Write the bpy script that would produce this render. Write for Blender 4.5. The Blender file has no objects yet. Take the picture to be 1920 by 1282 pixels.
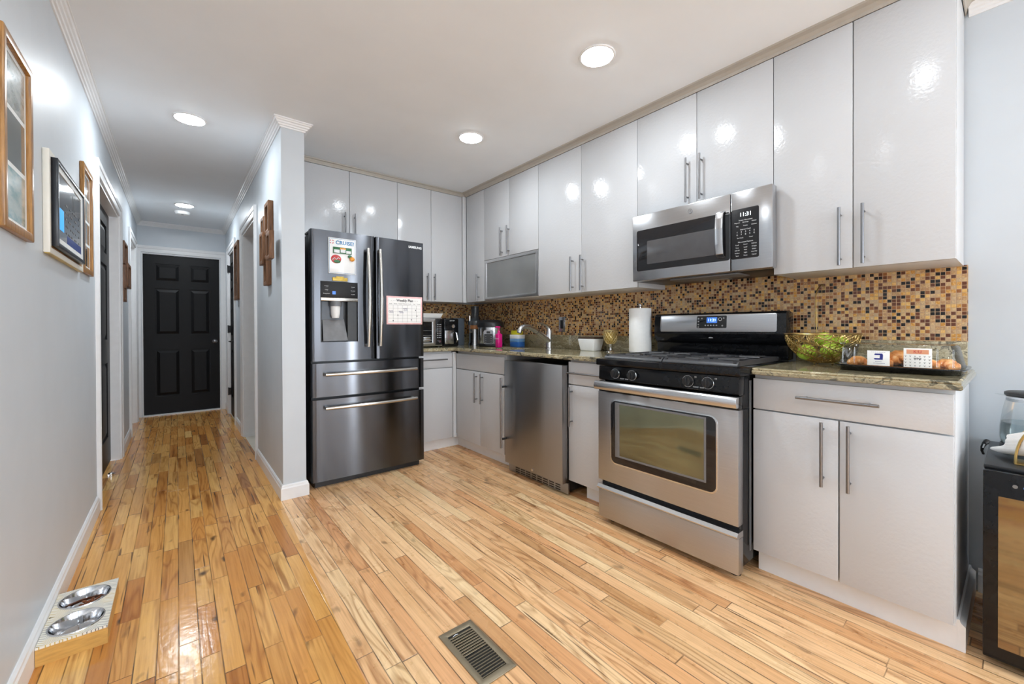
import bpy, bmesh, math, random
from mathutils import Vector, Matrix
random.seed(7)
C = bpy.context.scene.collection
SC = bpy.context.scene

# ------------------------------------------------------------------ camera, world, exposure
H = 2.44
cam_d = bpy.data.cameras.new('camera'); cam = bpy.data.objects.new('camera', cam_d); C.objects.link(cam)
SC.camera = cam
cam_d.sensor_fit = 'HORIZONTAL'; cam_d.sensor_width = 36.0
cam_d.lens = 774.02 / 1920 * 36.0
cam_d.shift_y = -(641 - 618.3) / 1920
cam_d.clip_start = 0.02
ya, pi_, ro = math.radians(39.0415), math.radians(-0.3175), math.radians(-0.2146)
F = Vector((math.sin(ya) * math.cos(pi_), math.cos(ya) * math.cos(pi_), math.sin(pi_)))
R0 = Vector((math.cos(ya), -math.sin(ya), 0)); U0 = R0.cross(F)
R1 = R0 * math.cos(ro) + U0 * math.sin(ro); U1 = -R0 * math.sin(ro) + U0 * math.cos(ro)
cam.matrix_world = Matrix(((R1.x, U1.x, -F.x, 0), (R1.y, U1.y, -F.y, 0), (R1.z, U1.z, -F.z, 1.10), (0, 0, 0, 1)))
SC.view_settings.view_transform = 'Standard'; SC.view_settings.look = 'None'
SC.view_settings.gamma = 1.0; SC.view_settings.use_curve_mapping = False
SC.view_settings.exposure = 0.22
SC.cycles.diffuse_bounces = 8
w = bpy.data.worlds.new('world'); SC.world = w; w.use_nodes = True
bg = w.node_tree.nodes['Background']; bg.inputs[0].default_value = (0.82, 0.90, 1, 1); bg.inputs[1].default_value = 5.0
LAMP = {'kitchen': 146.0, 'kitchen_rear': 42.0, 'hall': 165.0, 'hall_rear': 62.0}   # radiance of the recessed LED lenses, by circuit
FILL_BACK = 15.0        # ambient fill from behind, through an added rear window (W)
DAY_SIDE = 72.0        # daylight through the glazed side door (W)

def daylight(name, loc, rot, sx, sy, power):
    l = bpy.data.lights.new(name, 'AREA'); l.shape = 'RECTANGLE'; l.size = sx; l.size_y = sy; l.energy = power
    l.color = (0.89, 0.95, 1.0)
    o = bpy.data.objects.new(name, l); C.objects.link(o); o.location = loc; o.rotation_euler = rot
daylight('rear_ambient_fill', (0.95, -3.22, 1.35), (math.radians(90), 0, math.radians(0)), 1.7, 1.3, FILL_BACK)  # added area light: soft ambient fill from behind the camera
daylight('patio_door_daylight', (2.62, -2.75, 1.05), (math.radians(90), 0, math.radians(90)), 0.8, 1.9, DAY_SIDE)

# ------------------------------------------------------------------ material helpers
def new_mat(name):
    m = bpy.data.materials.new(name); m.use_nodes = True
    nt = m.node_tree
    return m, nt, nt.nodes['Principled BSDF']
def nd(nt, t, **k):
    n = nt.nodes.new(t)
    for a, v in k.items():
        if a.startswith('i_'):
            n.inputs[a[2:].replace('_', ' ')].default_value = v
        elif a[0] == 'i' and a[1:].isdigit():
            n.inputs[int(a[1:])].default_value = v
        else:
            setattr(n, a, v)
    return n
def lk(nt, a, b): nt.links.new(a, b)
def mth(nt, op, a=None, b=None, c=None):
    n = nt.nodes.new('ShaderNodeMath'); n.operation = op
    for i, v in enumerate((a, b, c)):
        if v is None: continue
        if isinstance(v, (int, float)): n.inputs[i].default_value = v
        else: lk(nt, v, n.inputs[i])
    return n.outputs[0]
def ramp(nt, fac, stops, interp='LINEAR'):
    n = nt.nodes.new('ShaderNodeValToRGB'); cr = n.color_ramp; cr.interpolation = interp
    while len(cr.elements) < len(stops): cr.elements.new(0.5)
    for e, (p, c) in zip(cr.elements, stops):
        e.position = p; e.color = (*c, 1) if len(c) == 3 else c
    if fac is not None: lk(nt, fac, n.inputs[0])
    return n.outputs[0]
def srgb(r, g, b):
    f = lambda c: (c / 255 / 12.92) if c / 255 <= 0.04045 else ((c / 255 + 0.055) / 1.055) ** 2.4
    return (f(r), f(g), f(b))
def mix(nt, fac, a, b, mode='MIX'):
    n = nt.nodes.new('ShaderNodeMix'); n.data_type = 'RGBA'; n.blend_type = mode
    if isinstance(fac, (int, float)): n.inputs[0].default_value = fac
    else: lk(nt, fac, n.inputs[0])
    for s, v in ((6, a), (7, b)):
        if isinstance(v, tuple): n.inputs[s].default_value = (*v, 1) if len(v) == 3 else v
        else: lk(nt, v, n.inputs[s])
    return n.outputs[2]
def objco(nt, scale=(1, 1, 1), loc=(0, 0, 0)):
    tc = nt.nodes.new('ShaderNodeTexCoord'); mp = nt.nodes.new('ShaderNodeMapping')
    mp.inputs['Scale'].default_value = scale; mp.inputs['Location'].default_value = loc
    lk(nt, tc.outputs['Object'], mp.inputs[0]); return mp.outputs[0]
def noise(nt, vec, scale, detail=2, rough=0.5, out=0):
    n = nd(nt, 'ShaderNodeTexNoise'); n.inputs['Scale'].default_value = scale
    n.inputs['Detail'].default_value = detail; n.inputs['Roughness'].default_value = rough
    if vec is not None: lk(nt, vec, n.inputs['Vector'])
    return n.outputs[out]
def bump(nt, b, h, strength, dist=0.001):
    n = nd(nt, 'ShaderNodeBump'); n.inputs['Strength'].default_value = strength; n.inputs['Distance'].default_value = dist
    lk(nt, h, n.inputs['Height']); lk(nt, n.outputs[0], b.inputs['Normal'])
def plain(name, col, rough=0.5, metal=0.0, var=0.05, nscale=30, bmp=0.0, bscale=200, coat=0.0, bdist=0.001, spec=None, stretch=(1, 1, 1)):
    m, nt, b = new_mat(name)
    vec = objco(nt, stretch)
    f = noise(nt, vec, nscale, 3)
    lo = tuple(max(0, c * (1 - var)) for c in col); hi = tuple(min(1, c * (1 + var)) for c in col)
    lk(nt, ramp(nt, f, [(0.3, lo), (0.7, hi)]), b.inputs['Base Color'])
    b.inputs['Roughness'].default_value = rough; b.inputs['Metallic'].default_value = metal
    if coat: b.inputs['Coat Weight'].default_value = coat; b.inputs['Coat Roughness'].default_value = 0.05
    if spec is not None: b.inputs['Specular IOR Level'].default_value = spec
    if bmp: bump(nt, b, noise(nt, objco(nt), bscale, 2), bmp, bdist)
    return m
def brushed(name, col, rough=0.25, stretch=(2, 2, 300), bmp=0.02, wave=0.0, wscale=(3, 3, 0.6), var=0.08, aniso=0.0):
    m, nt, b = new_mat(name)
    if aniso:
        tg = nd(nt, 'ShaderNodeTangent', direction_type='RADIAL', axis='Z'); lk(nt, tg.outputs[0], b.inputs['Tangent'])
        b.inputs['Anisotropic'].default_value = aniso; b.inputs['Anisotropic Rotation'].default_value = 0.25
    f = noise(nt, objco(nt, stretch), 4, 3, 0.7)
    lo = tuple(c * (1 - var) for c in col); hi = tuple(min(1, c * (1 + var)) for c in col)
    lk(nt, ramp(nt, f, [(0.3, lo), (0.7, hi)]), b.inputs['Base Color'])
    b.inputs['Metallic'].default_value = 1.0
    lk(nt, ramp(nt, f, [(0.2, (rough * 0.85,) * 3), (0.8, (rough * 1.15,) * 3)]), b.inputs['Roughness'])
    h = f
    if wave:
        big = noise(nt, objco(nt, wscale), 1.0, 1)
        h = mth(nt, 'ADD', mth(nt, 'MULTIPLY', f, bmp), mth(nt, 'MULTIPLY', big, wave))
        bump(nt, b, h, 1.0, 0.01)
    elif bmp: bump(nt, b, f, bmp, 0.001)
    return m
def emis(name, col, strength):
    m, nt, b = new_mat(name)
    b.inputs['Base Color'].default_value = (*col, 1); b.inputs['Emission Color'].default_value = (*col, 1)
    b.inputs['Emission Strength'].default_value = strength
    f = noise(nt, objco(nt), 5); lk(nt, ramp(nt, f, [(0, (0.3,) * 3), (1, (0.4,) * 3)]), b.inputs['Roughness'])
    return m
def clear(name, tint=(1, 1, 1), refl=0.6, rough=0.03):
    m = bpy.data.materials.new(name); m.use_nodes = True; nt = m.node_tree; nt.nodes.clear()
    out = nd(nt, 'ShaderNodeOutputMaterial'); tr = nd(nt, 'ShaderNodeBsdfTransparent'); gl = nd(nt, 'ShaderNodeBsdfGlossy')
    tr.inputs[0].default_value = (*tint, 1); gl.inputs['Roughness'].default_value = rough
    fr = nd(nt, 'ShaderNodeFresnel'); fr.inputs[0].default_value = 1.45
    mx = nd(nt, 'ShaderNodeMixShader'); lk(nt, mth(nt, 'MULTIPLY', fr.outputs[0], refl), mx.inputs[0])
    nb = nd(nt, 'ShaderNodeBump'); nb.inputs['Strength'].default_value = 0.02; lk(nt, noise(nt, objco(nt), 25), nb.inputs['Height'])
    lk(nt, nb.outputs[0], gl.inputs['Normal'])
    lk(nt, tr.outputs[0], mx.inputs[1]); lk(nt, gl.outputs[0], mx.inputs[2]); lk(nt, mx.outputs[0], out.inputs[0])
    return m

# ---- wood floor: strips along Y, random lengths, grain, knots, dark joints
def floor_mat(name, width, blen, stops, grain_amt, knot_amt, gap, rough, bump_amt, seed, crack=0.0):
    m, nt, b = new_mat(name)
    tc = nd(nt, 'ShaderNodeTexCoord'); sx = nd(nt, 'ShaderNodeSeparateXYZ'); lk(nt, tc.outputs['Object'], sx.inputs[0])
    x = mth(nt, 'DIVIDE', mth(nt, 'ADD', sx.outputs[0], 10.013), width); ix = mth(nt, 'FLOOR', x); fx = mth(nt, 'FRACT', x)
    wn = nd(nt, 'ShaderNodeTexWhiteNoise', noise_dimensions='1D'); lk(nt, mth(nt, 'ADD', ix, seed), wn.inputs['W'])
    sp = nd(nt, 'ShaderNodeSeparateColor'); lk(nt, wn.outputs['Color'], sp.inputs[0])
    ln = mth(nt, 'MULTIPLY_ADD', sp.outputs[1], blen * 0.7, blen * 0.65)
    y = mth(nt, 'DIVIDE', mth(nt, 'ADD', mth(nt, 'ADD', sx.outputs[1], 20.0), mth(nt, 'MULTIPLY', sp.outputs[0], 3.7)), ln)
    iy = mth(nt, 'FLOOR', y); fy = mth(nt, 'FRACT', y)
    cv = nd(nt, 'ShaderNodeCombineXYZ'); lk(nt, ix, cv.inputs[0]); lk(nt, iy, cv.inputs[1]); cv.inputs[2].default_value = seed
    w2 = nd(nt, 'ShaderNodeTexWhiteNoise', noise_dimensions='3D'); lk(nt, cv.outputs[0], w2.inputs['Vector'])
    s2 = nd(nt, 'ShaderNodeSeparateColor'); lk(nt, w2.outputs['Color'], s2.inputs[0])
    base = ramp(nt, s2.outputs[0], stops)
    # per-board shifted coordinates
    off = nd(nt, 'ShaderNodeVectorMath', operation='MULTIPLY'); lk(nt, w2.outputs['Color'], off.inputs[0]); off.inputs[1].default_value = (7, 31, 13)
    ad = nd(nt, 'ShaderNodeVectorMath', operation='ADD'); lk(nt, tc.outputs['Object'], ad.inputs[0]); lk(nt, off.outputs[0], ad.inputs[1])
    mp = nd(nt, 'ShaderNodeMapping'); mp.inputs['Scale'].default_value = (1, 0.11, 1); lk(nt, ad.outputs[0], mp.inputs[0])
    # cathedral grain from a distorted wave
    warp = noise(nt, mp.outputs[0], 8, 2, 0.5)
    g1 = mth(nt, 'FRACT', mth(nt, 'MULTIPLY', warp, 13.0))
    g1 = mth(nt, 'ABSOLUTE', mth(nt, 'SUBTRACT', g1, 0.5))
    g1 = ramp(nt, g1, [(0.0, (1, 1, 1)), (0.26, (0, 0, 0))])
    mp2 = nd(nt, 'ShaderNodeMapping'); mp2.inputs['Scale'].default_value = (1, 0.03, 1); lk(nt, ad.outputs[0], mp2.inputs[0])
    g2 = ramp(nt, noise(nt, mp2.outputs[0], 130, 3, 0.6), [(0.42, (0, 0, 0)), (0.72, (1, 1, 1))])
    gsel = ramp(nt, s2.outputs[1], [(0.30, (0.1,) * 3), (0.75, (1, 1, 1))])
    g = mth(nt, 'MULTIPLY', mth(nt, 'MULTIPLY', g1, gsel), 0.8)
    g = mth(nt, 'ADD', g, mth(nt, 'MULTIPLY', g2, 0.5))
    col = mix(nt, mth(nt, 'MULTIPLY', g, grain_amt), base, mix(nt, 1.0, base, (0.42, 0.27, 0.15), 'MULTIPLY'))
    # mottling
    mo = noise(nt, mp.outputs[0], 5, 3, 0.6)
    col = mix(nt, ramp(nt, mo, [(0.35, (0.6,) * 3), (0.6, (0, 0, 0))]), col, mix(nt, 1.0, col, (0.70, 0.56, 0.40), 'MULTIPLY'))
    # knots, dark mineral streaks and hairline cracks along the grain
    mk = nd(nt, 'ShaderNodeMapping'); mk.inputs['Scale'].default_value = (1, 0.45, 1); lk(nt, ad.outputs[0], mk.inputs[0])
    kn = ramp(nt, noise(nt, mk.outputs[0], 17, 1.5), [(0.68, (0, 0, 0)), (0.72, (0.35,) * 3), (0.78, (1, 1, 1))])
    col = mix(nt, mth(nt, 'MULTIPLY', kn, knot_amt), col, (0.075, 0.036, 0.014))
    ms = nd(nt, 'ShaderNodeMapping'); ms.inputs['Scale'].default_value = (1, 0.06, 1); lk(nt, ad.outputs[0], ms.inputs[0])
    st = ramp(nt, noise(nt, ms.outputs[0], 26, 2), [(0.60, (0, 0, 0)), (0.72, (1, 1, 1))])
    col = mix(nt, mth(nt, 'MULTIPLY', st, knot_amt * 0.8), col, mix(nt, 1.0, col, (0.36, 0.22, 0.11), 'MULTIPLY'))
    mc = nd(nt, 'ShaderNodeMapping'); mc.inputs['Scale'].default_value = (1, 0.035, 1); lk(nt, ad.outputs[0], mc.inputs[0])
    ck = ramp(nt, noise(nt, mc.outputs[0], 70, 1), [(0.71, (0, 0, 0)), (0.76, (1, 1, 1))])
    col = mix(nt, mth(nt, 'MULTIPLY', ck, 0.85), col, (0.10, 0.045, 0.018))
    # gaps between strips
    ex = mth(nt, 'MINIMUM', fx, mth(nt, 'SUBTRACT', 1.0, fx))
    ey = mth(nt, 'MULTIPLY', mth(nt, 'MINIMUM', fy, mth(nt, 'SUBTRACT', 1.0, fy)), blen / width)
    gp = ramp(nt, mth(nt, 'MINIMUM', ex, ey), [(0.012, (1, 1, 1)), (0.045, (0, 0, 0))])
    gpv = mth(nt, 'MULTIPLY', gp, ramp(nt, noise(nt, tc.outputs['Object'], 4, 2), [(0.36, (0.25,) * 3), (0.62, (1, 1, 1))]))
    col = mix(nt, mth(nt, 'MULTIPLY', gpv, gap), col, (0.07, 0.035, 0.015))
    lk(nt, col, b.inputs['Base Color'])
    rr = noise(nt, tc.outputs['Object'], 14, 3)
    lk(nt, ramp(nt, rr, [(0.3, (rough * 0.8,) * 3), (0.7, (rough * 1.25,) * 3)]), b.inputs['Roughness'])
    hh = mth(nt, 'ADD', mth(nt, 'MULTIPLY', gp, -1.0), mth(nt, 'MULTIPLY', g, -0.15))
    hh = mth(nt, 'ADD', hh, mth(nt, 'MULTIPLY', noise(nt, tc.outputs['Object'], 40, 2), bump_amt))
    bump(nt, b, hh, 0.5, 0.0012)
    return m
M = {}
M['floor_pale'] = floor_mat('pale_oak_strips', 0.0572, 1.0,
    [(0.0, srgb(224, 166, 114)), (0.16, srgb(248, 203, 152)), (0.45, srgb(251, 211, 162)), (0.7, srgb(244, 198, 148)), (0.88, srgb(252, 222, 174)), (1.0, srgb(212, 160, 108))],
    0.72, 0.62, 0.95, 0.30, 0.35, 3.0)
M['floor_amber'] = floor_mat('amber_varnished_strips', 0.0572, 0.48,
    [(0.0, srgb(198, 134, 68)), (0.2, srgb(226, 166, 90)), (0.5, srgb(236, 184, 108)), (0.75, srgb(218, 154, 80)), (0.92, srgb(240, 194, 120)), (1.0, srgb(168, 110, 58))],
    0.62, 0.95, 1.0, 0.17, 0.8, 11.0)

# ---- glass mosaic on the back walls
def mosaic(name, axes, pitch=0.0157):
    m, nt, b = new_mat(name)
    tc = nd(nt, 'ShaderNodeTexCoord'); sx = nd(nt, 'ShaderNodeSeparateXYZ'); lk(nt, tc.outputs['Object'], sx.inputs[0])
    u = mth(nt, 'DIVIDE', mth(nt, 'ADD', sx.outputs[axes[0]], 10.0), pitch); v = mth(nt, 'DIVIDE', sx.outputs[axes[1]], pitch)
    cv = nd(nt, 'ShaderNodeCombineXYZ'); lk(nt, mth(nt, 'FLOOR', u), cv.inputs[0]); lk(nt, mth(nt, 'FLOOR', v), cv.inputs[1])
    wn = nd(nt, 'ShaderNodeTexWhiteNoise', noise_dimensions='2D'); lk(nt, cv.outputs[0], wn.inputs['Vector'])
    s = nd(nt, 'ShaderNodeSeparateColor'); lk(nt, wn.outputs['Color'], s.inputs[0])
    col = ramp(nt, s.outputs[0], [(0.0, srgb(24, 18, 16)), (0.165, srgb(104, 58, 34)), (0.31, srgb(150, 96, 52)), (0.42, srgb(184, 142, 100)),
                                  (0.58, srgb(196, 166, 130)), (0.72, srgb(206, 146, 62)), (0.83, srgb(204, 168, 120)), (0.90, srgb(226, 178, 96))], 'CONSTANT')
    mo = noise(nt, tc.outputs['Object'], 160, 2)
    sh = mth(nt, 'MULTIPLY', ramp(nt, mo, [(0.45, (0.0,) * 3), (0.68, (0.55,) * 3)]), mth(nt, 'GREATER_THAN', s.outputs[0], 0.42))
    col = mix(nt, sh, col, srgb(246, 214, 150))
    fu = mth(nt, 'FRACT', u); fv = mth(nt, 'FRACT', v)
    e = mth(nt, 'MINIMUM', mth(nt, 'MINIMUM', fu, mth(nt, 'SUBTRACT', 1.0, fu)), mth(nt, 'MINIMUM', fv, mth(nt, 'SUBTRACT', 1.0, fv)))
    gr = ramp(nt, e, [(0.05, (1, 1, 1)), (0.085, (0, 0, 0))])
    col = mix(nt, gr, col, srgb(202, 168, 132))
    lk(nt, col, b.inputs['Base Color'])
    lk(nt, ramp(nt, gr, [(0, (0.12,) * 3), (1, (0.8,) * 3)]), b.inputs['Roughness'])
    tilt = mth(nt, 'ADD', mth(nt, 'MULTIPLY', fu, mth(nt, 'SUBTRACT', s.outputs[1], 0.5)), mth(nt, 'MULTIPLY', fv, mth(nt, 'SUBTRACT', s.outputs[2], 0.5)))
    h = mth(nt, 'ADD', mth(nt, 'MULTIPLY', gr, -1.0), mth(nt, 'MULTIPLY', tilt, 0.5))
    bump(nt, b, h, 0.6, 0.0012)
    return m
M['mosaic_side'] = mosaic('mosaic_tile_side', (1, 2)); M['mosaic_back'] = mosaic('mosaic_tile_back', (0, 2))

# ---- granite
def granite(name):
    m, nt, b = new_mat(name)
    v = objco(nt, (5.0, 0.8, 5.0)); d = noise(nt, objco(nt, (1, 1, 1)), 5, 3, 0.6, 1)
    ad = nd(nt, 'ShaderNodeVectorMath', operation='MULTIPLY_ADD'); lk(nt, d, ad.inputs[0]); ad.inputs[1].default_value = (0.8, 0.8, 0.8); lk(nt, v, ad.inputs[2])
    f = noise(nt, ad.outputs[0], 3.4, 6, 0.72)
    col = ramp(nt, f, [(0.30, srgb(46, 48, 46)), (0.40, srgb(98, 94, 76)), (0.46, srgb(176, 164, 132)), (0.52, srgb(136, 126, 96)), (0.58, srgb(206, 196, 164)), (0.64, srgb(92, 90, 76)), (0.72, srgb(186, 174, 140))])
    sp = noise(nt, objco(nt), 85, 3, 0.7)
    col = mix(nt, ramp(nt, sp, [(0.62, (0,) * 3), (0.70, (0.85,) * 3)]), col, srgb(34, 34, 34))
    sp2 = noise(nt, objco(nt, loc=(3, 5, 7)), 55, 3, 0.7)
    col = mix(nt, ramp(nt, sp2, [(0.62, (0,) * 3), (0.72, (0.5,) * 3)]), col, srgb(226, 216, 186))
    lk(nt, col, b.inputs['Base Color']); b.inputs['Roughness'].default_value = 0.10
    b.inputs['Coat Weight'].default_value = 0.3
    return m
M['granite'] = granite('green_gold_granite')

M['wall'] = plain('blue_grey_wall_paint', srgb(202, 209, 215), 0.42, 0, 0.02, 6, 0.12, 45)
M['ceiling'] = plain('ceiling_paint', srgb(238, 243, 247), 0.7, 0, 0.015, 4, 0.05, 60)
M['trim'] = plain('white_trim_paint', srgb(234, 235, 236), 0.3, 0, 0.02, 20, 0.04, 80)
M['cab_trim'] = plain('taupe_strip_paint', srgb(176, 170, 160), 0.4, 0, 0.03, 20)
M['cab'] = plain('gloss_white_cabinet', srgb(201, 203, 206), 0.17, 0, 0.012, 5, 0.35, 75, bdist=0.0022)
M['cab_edge'] = plain('white_cabinet_edge', srgb(208, 210, 212), 0.35, 0, 0.02, 10)
M['black_door'] = plain('black_door_paint', srgb(15, 15, 17), 0.42, 0, 0.1, 20, 0.04, 120, spec=0.22)
M['steel'] = brushed('brushed_steel', (0.52, 0.52, 0.53), 0.32, (2, 2, 300), 0.0, aniso=0.9)
M['steel_h'] = brushed('polished_steel_bar', (0.50, 0.51, 0.53), 0.22, (2, 2, 200), 0.01)
M['handle'] = brushed('satin_nickel', (0.26, 0.26, 0.27), 0.30, (300, 300, 3))
M['handle_bright'] = brushed('bright_steel_handle', (0.62, 0.60, 0.56), 0.20, (300, 300, 3))
M['dark_steel'] = brushed('black_stainless', (0.105, 0.110, 0.122), 0.17, (2, 2, 300), 0.0, 0.010, (9, 9, 0.35), 0.05, aniso=1.0)
M['bev_steel'] = brushed('grey_brushed_steel', (0.38, 0.38, 0.385), 0.32, (2, 2, 250), 0.0, var=0.03, aniso=0.9)
M['bright_steel'] = brushed('bright_steel', (0.62, 0.63, 0.65), 0.24, (2, 2, 200), 0.0, var=0.03)
M['chrome'] = plain('chrome', (0.72, 0.73, 0.75), 0.10, 1.0, 0.03)
M['black_gloss'] = plain('black_enamel', (0.008, 0.0085, 0.010), 0.12, 0, 0.1, spec=0.32)
M['black_plastic'] = plain('black_plastic', (0.016, 0.017, 0.019), 0.35, 0, 0.12, 40, 0.03, 300)
M['cast_iron'] = plain('cast_iron', (0.035, 0.036, 0.040), 0.38, 0, 0.15, 60, 0.2, 250)
M['grey_plastic'] = plain('grey_plastic', (0.17, 0.175, 0.185), 0.4, 0, 0.08)
M['dark_grey'] = plain('dark_grey_plastic', (0.06, 0.064, 0.070), 0.2, 0, 0.08)
M['slate'] = plain('slate_grey_plastic', srgb(92, 100, 110), 0.4, 0, 0.08)
M['black_glass'] = plain('black_glass', (0.012, 0.012, 0.014), 0.05, 0, 0.05)
M['keypad'] = plain('matt_black_keypad', (0.012, 0.012, 0.014), 0.45, 0, 0.05, spec=0.3)
M['oven_glass'] = plain('coated_oven_glass', (0.20, 0.205, 0.13), 0.07, 0.65, 0.22, 3)
M['mw_glass'] = plain('microwave_window_mesh', (0.10, 0.10, 0.105), 0.12, 0.3, 0.05)
M['cooler_glass'] = plain('bronze_mirror_glass', (0.31, 0.255, 0.165), 0.05, 0.95, 0.05, 3)
M['frost'] = plain('frosted_cabinet_glass', srgb(140, 142, 142), 0.13, 0.3, 0.10, 3)
M['alu'] = brushed('aluminium_frame', (0.62, 0.62, 0.62), 0.3, (2, 2, 100))
M['white_plastic'] = plain('white_plastic', srgb(236, 236, 234), 0.35, 0, 0.02)
M['ceramic'] = plain('white_ceramic', srgb(238, 240, 240), 0.15, 0, 0.02)
M['paper'] = plain('paper', srgb(244, 244, 242), 0.8, 0, 0.02, 50, 0.35, 150)
M['print_white'] = plain('white_print', srgb(225, 228, 230), 0.5)
M['print_grey'] = plain('grey_print', srgb(120, 120, 120), 0.5)
M['print_black'] = plain('black_print', srgb(36, 34, 40), 0.6)
M['print_blue'] = plain('blue_print', srgb(44, 120, 172), 0.5)
M['print_navy'] = plain('navy_print', srgb(40, 48, 130), 0.5)
M['print_red'] = plain('red_print', srgb(190, 40, 60), 0.5)
M['ink'] = plain('purple_ink', srgb(62, 48, 128), 0.6)
M['led_white'] = emis('lit_digits', (0.85, 0.93, 1.0), 3.0)
M['led_blue'] = emis('lit_blue_display', (0.05, 0.16, 0.55), 0.7)
M['led_cyan'] = emis('lit_cyan_digits', (0.5, 0.85, 1.0), 2.5)
M['gold'] = plain('gold_metal', (0.52, 0.37, 0.14), 0.30, 1.0, 0.12, 30)
M['pale_gold'] = plain('pale_gold', (0.80, 0.66, 0.34), 0.3, 0.9, 0.1, 30)
M['candle'] = plain('cream_candle', srgb(206, 178, 96), 0.5, 0, 0.05)
M['navy_frame'] = plain('blue_black_frame', srgb(30, 36, 44), 0.3, 0, 0.06)
M['bamboo'] = plain('bamboo', srgb(206, 160, 88), 0.4, 0, 0.12, 6, stretch=(4, 30, 30))
def wood(name, dark, light, rough=0.4, st=(30, 3, 3)):
    m, nt, b = new_mat(name)
    f = noise(nt, objco(nt, st), 4, 4, 0.65)
    lk(nt, ramp(nt, f, [(0.3, dark), (0.7, light)]), b.inputs['Base Color']); b.inputs['Roughness'].default_value = rough
    bump(nt, b, f, 0.15, 0.001)
    return m
M['frame_wood'] = wood('oak_picture_frame', srgb(118, 80, 38), srgb(184, 136, 76), 0.3, (30, 30, 2))
M['brown_wood'] = wood('brown_frame_wood', srgb(84, 54, 32), srgb(140, 96, 60), 0.5, (40, 40, 3))
M['cream'] = plain('cream_board', srgb(226, 224, 214), 0.4, 0, 0.02)
M['mat'] = plain('mat_board', srgb(226, 230, 230), 0.7, 0, 0.01)
def photo(name, stops, sc=7, seed=0, stretch=(1, 1, 1)):
    m, nt, b = new_mat(name)
    f = noise(nt, objco(nt, stretch, (seed, seed * 2.3, seed * 1.7)), sc, 4, 0.6)
    lk(nt, ramp(nt, f, stops), b.inputs['Base Color']); b.inputs['Roughness'].default_value = 0.08
    b.inputs['Coat Weight'].default_value = 0.5; return m
M['photo_a'] = photo('seaside_print', [(0.3, srgb(120, 138, 140)), (0.5, srgb(186, 196, 194)), (0.62, srgb(150, 160, 158)), (0.75, srgb(92, 104, 108))], 5, 1, (1, 2, 5))
M['photo_b'] = photo('grey_chalk_print', [(0.3, srgb(82, 92, 96)), (0.55, srgb(112, 122, 122)), (0.75, srgb(140, 146, 144))], 6, 4)
M['photo_c'] = photo('teal_print', [(0.3, srgb(112, 160, 164)), (0.5, srgb(190, 206, 204)), (0.7, srgb(214, 222, 220))], 5, 9, (1, 1.5, 4))
M['photo_d'] = photo('dark_portrait_print', [(0.3, srgb(38, 44, 50)), (0.5, srgb(96, 92, 88)), (0.7, srgb(164, 150, 138))], 14, 6)
M['screen'] = photo('dark_screen_image', [(0.3, srgb(12, 14, 20)), (0.6, srgb(34, 38, 50)), (0.75, srgb(80, 86, 100))], 12, 2, (1, 1, 3))
M['screen_blue'] = emis('lit_screen_panel', srgb(46, 150, 220), 0.8)
M['screen_navy'] = emis('lit_screen_navy', srgb(18, 38, 92), 0.6)
M['pink'] = plain('pink_soap', srgb(226, 26, 130), 0.2, 0, 0.08, 20)
M['blue_tub'] = plain('blue_tub', srgb(40, 96, 170), 0.3, 0, 0.06)
M['pale_blue'] = plain('pale_blue_tub', srgb(112, 158, 204), 0.3, 0, 0.06)
M['yellow'] = plain('yellow_sponge', srgb(224, 216, 40), 0.8, 0, 0.08, 60, 0.6, 150)
M['brown_lid'] = plain('brown_lid', srgb(64, 48, 38), 0.4)
M['brown_band'] = plain('brown_translucent_band', srgb(150, 100, 62), 0.25)
M['apple'] = plain('green_apple', srgb(170, 204, 62), 0.3, 0, 0.2, 14)
def pastry(name):
    m, nt, b = new_mat(name)
    f = noise(nt, objco(nt), 40, 4, 0.6)
    lk(nt, ramp(nt, f, [(0.3, srgb(208, 120, 54)), (0.52, srgb(240, 166, 92)), (0.72, srgb(252, 214, 158))]), b.inputs['Base Color'])
    b.inputs['Roughness'].default_value = 0.35; bump(nt, b, f, 0.3, 0.002); return m
M['pastry'] = pastry('baked_pastry')
M['kibble'] = plain('brown_kibble', srgb(120, 66, 32), 0.7, 0, 0.3, 60)
M['vent'] = plain('taupe_vent_metal', srgb(140, 128, 106), 0.35, 0.5, 0.05)
M['duct'] = plain('dark_duct', (0.012, 0.010, 0.008), 0.7)
M['clear'] = clear('clear_plastic', (0.97, 0.975, 0.975), 0.75, 0.06)
M['kglass'] = clear('kettle_glass', (0.95, 0.965, 0.965), 0.5, 0.05)
M['water'] = clear('water', (0.80, 0.86, 0.87), 0.8)
M['tile'] = plain('cream_floor_tile', srgb(214, 206, 190), 0.4, 0, 0.05)
for k_, v_ in LAMP.items(): M['lens_' + k_] = emis('led_lens_' + k_, (0.91, 0.975, 1.02), v_)
M['gold_magnet'] = plain('gold_magnet', srgb(196, 166, 74), 0.35, 0.4, 0.15, 60)
M['green_magnet'] = plain('green_magnet', srgb(40, 104, 62), 0.35, 0, 0.3, 60)
M['red_magnet'] = plain('red_magnet', srgb(190, 46, 48), 0.3, 0, 0.3, 60)
M['orange_magnet'] = plain('orange_magnet', srgb(224, 150, 46), 0.3, 0, 0.2, 60)
M['pink_paper'] = plain('pink_floral_border', srgb(236, 190, 190), 0.6, 0, 0.12, 30)
M['peach_print'] = plain('peach_print', srgb(224, 158, 122), 0.6)
M['foil'] = plain('foil', (0.75, 0.75, 0.76), 0.2, 1.0, 0.1, 60, 0.8, 90)
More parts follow.
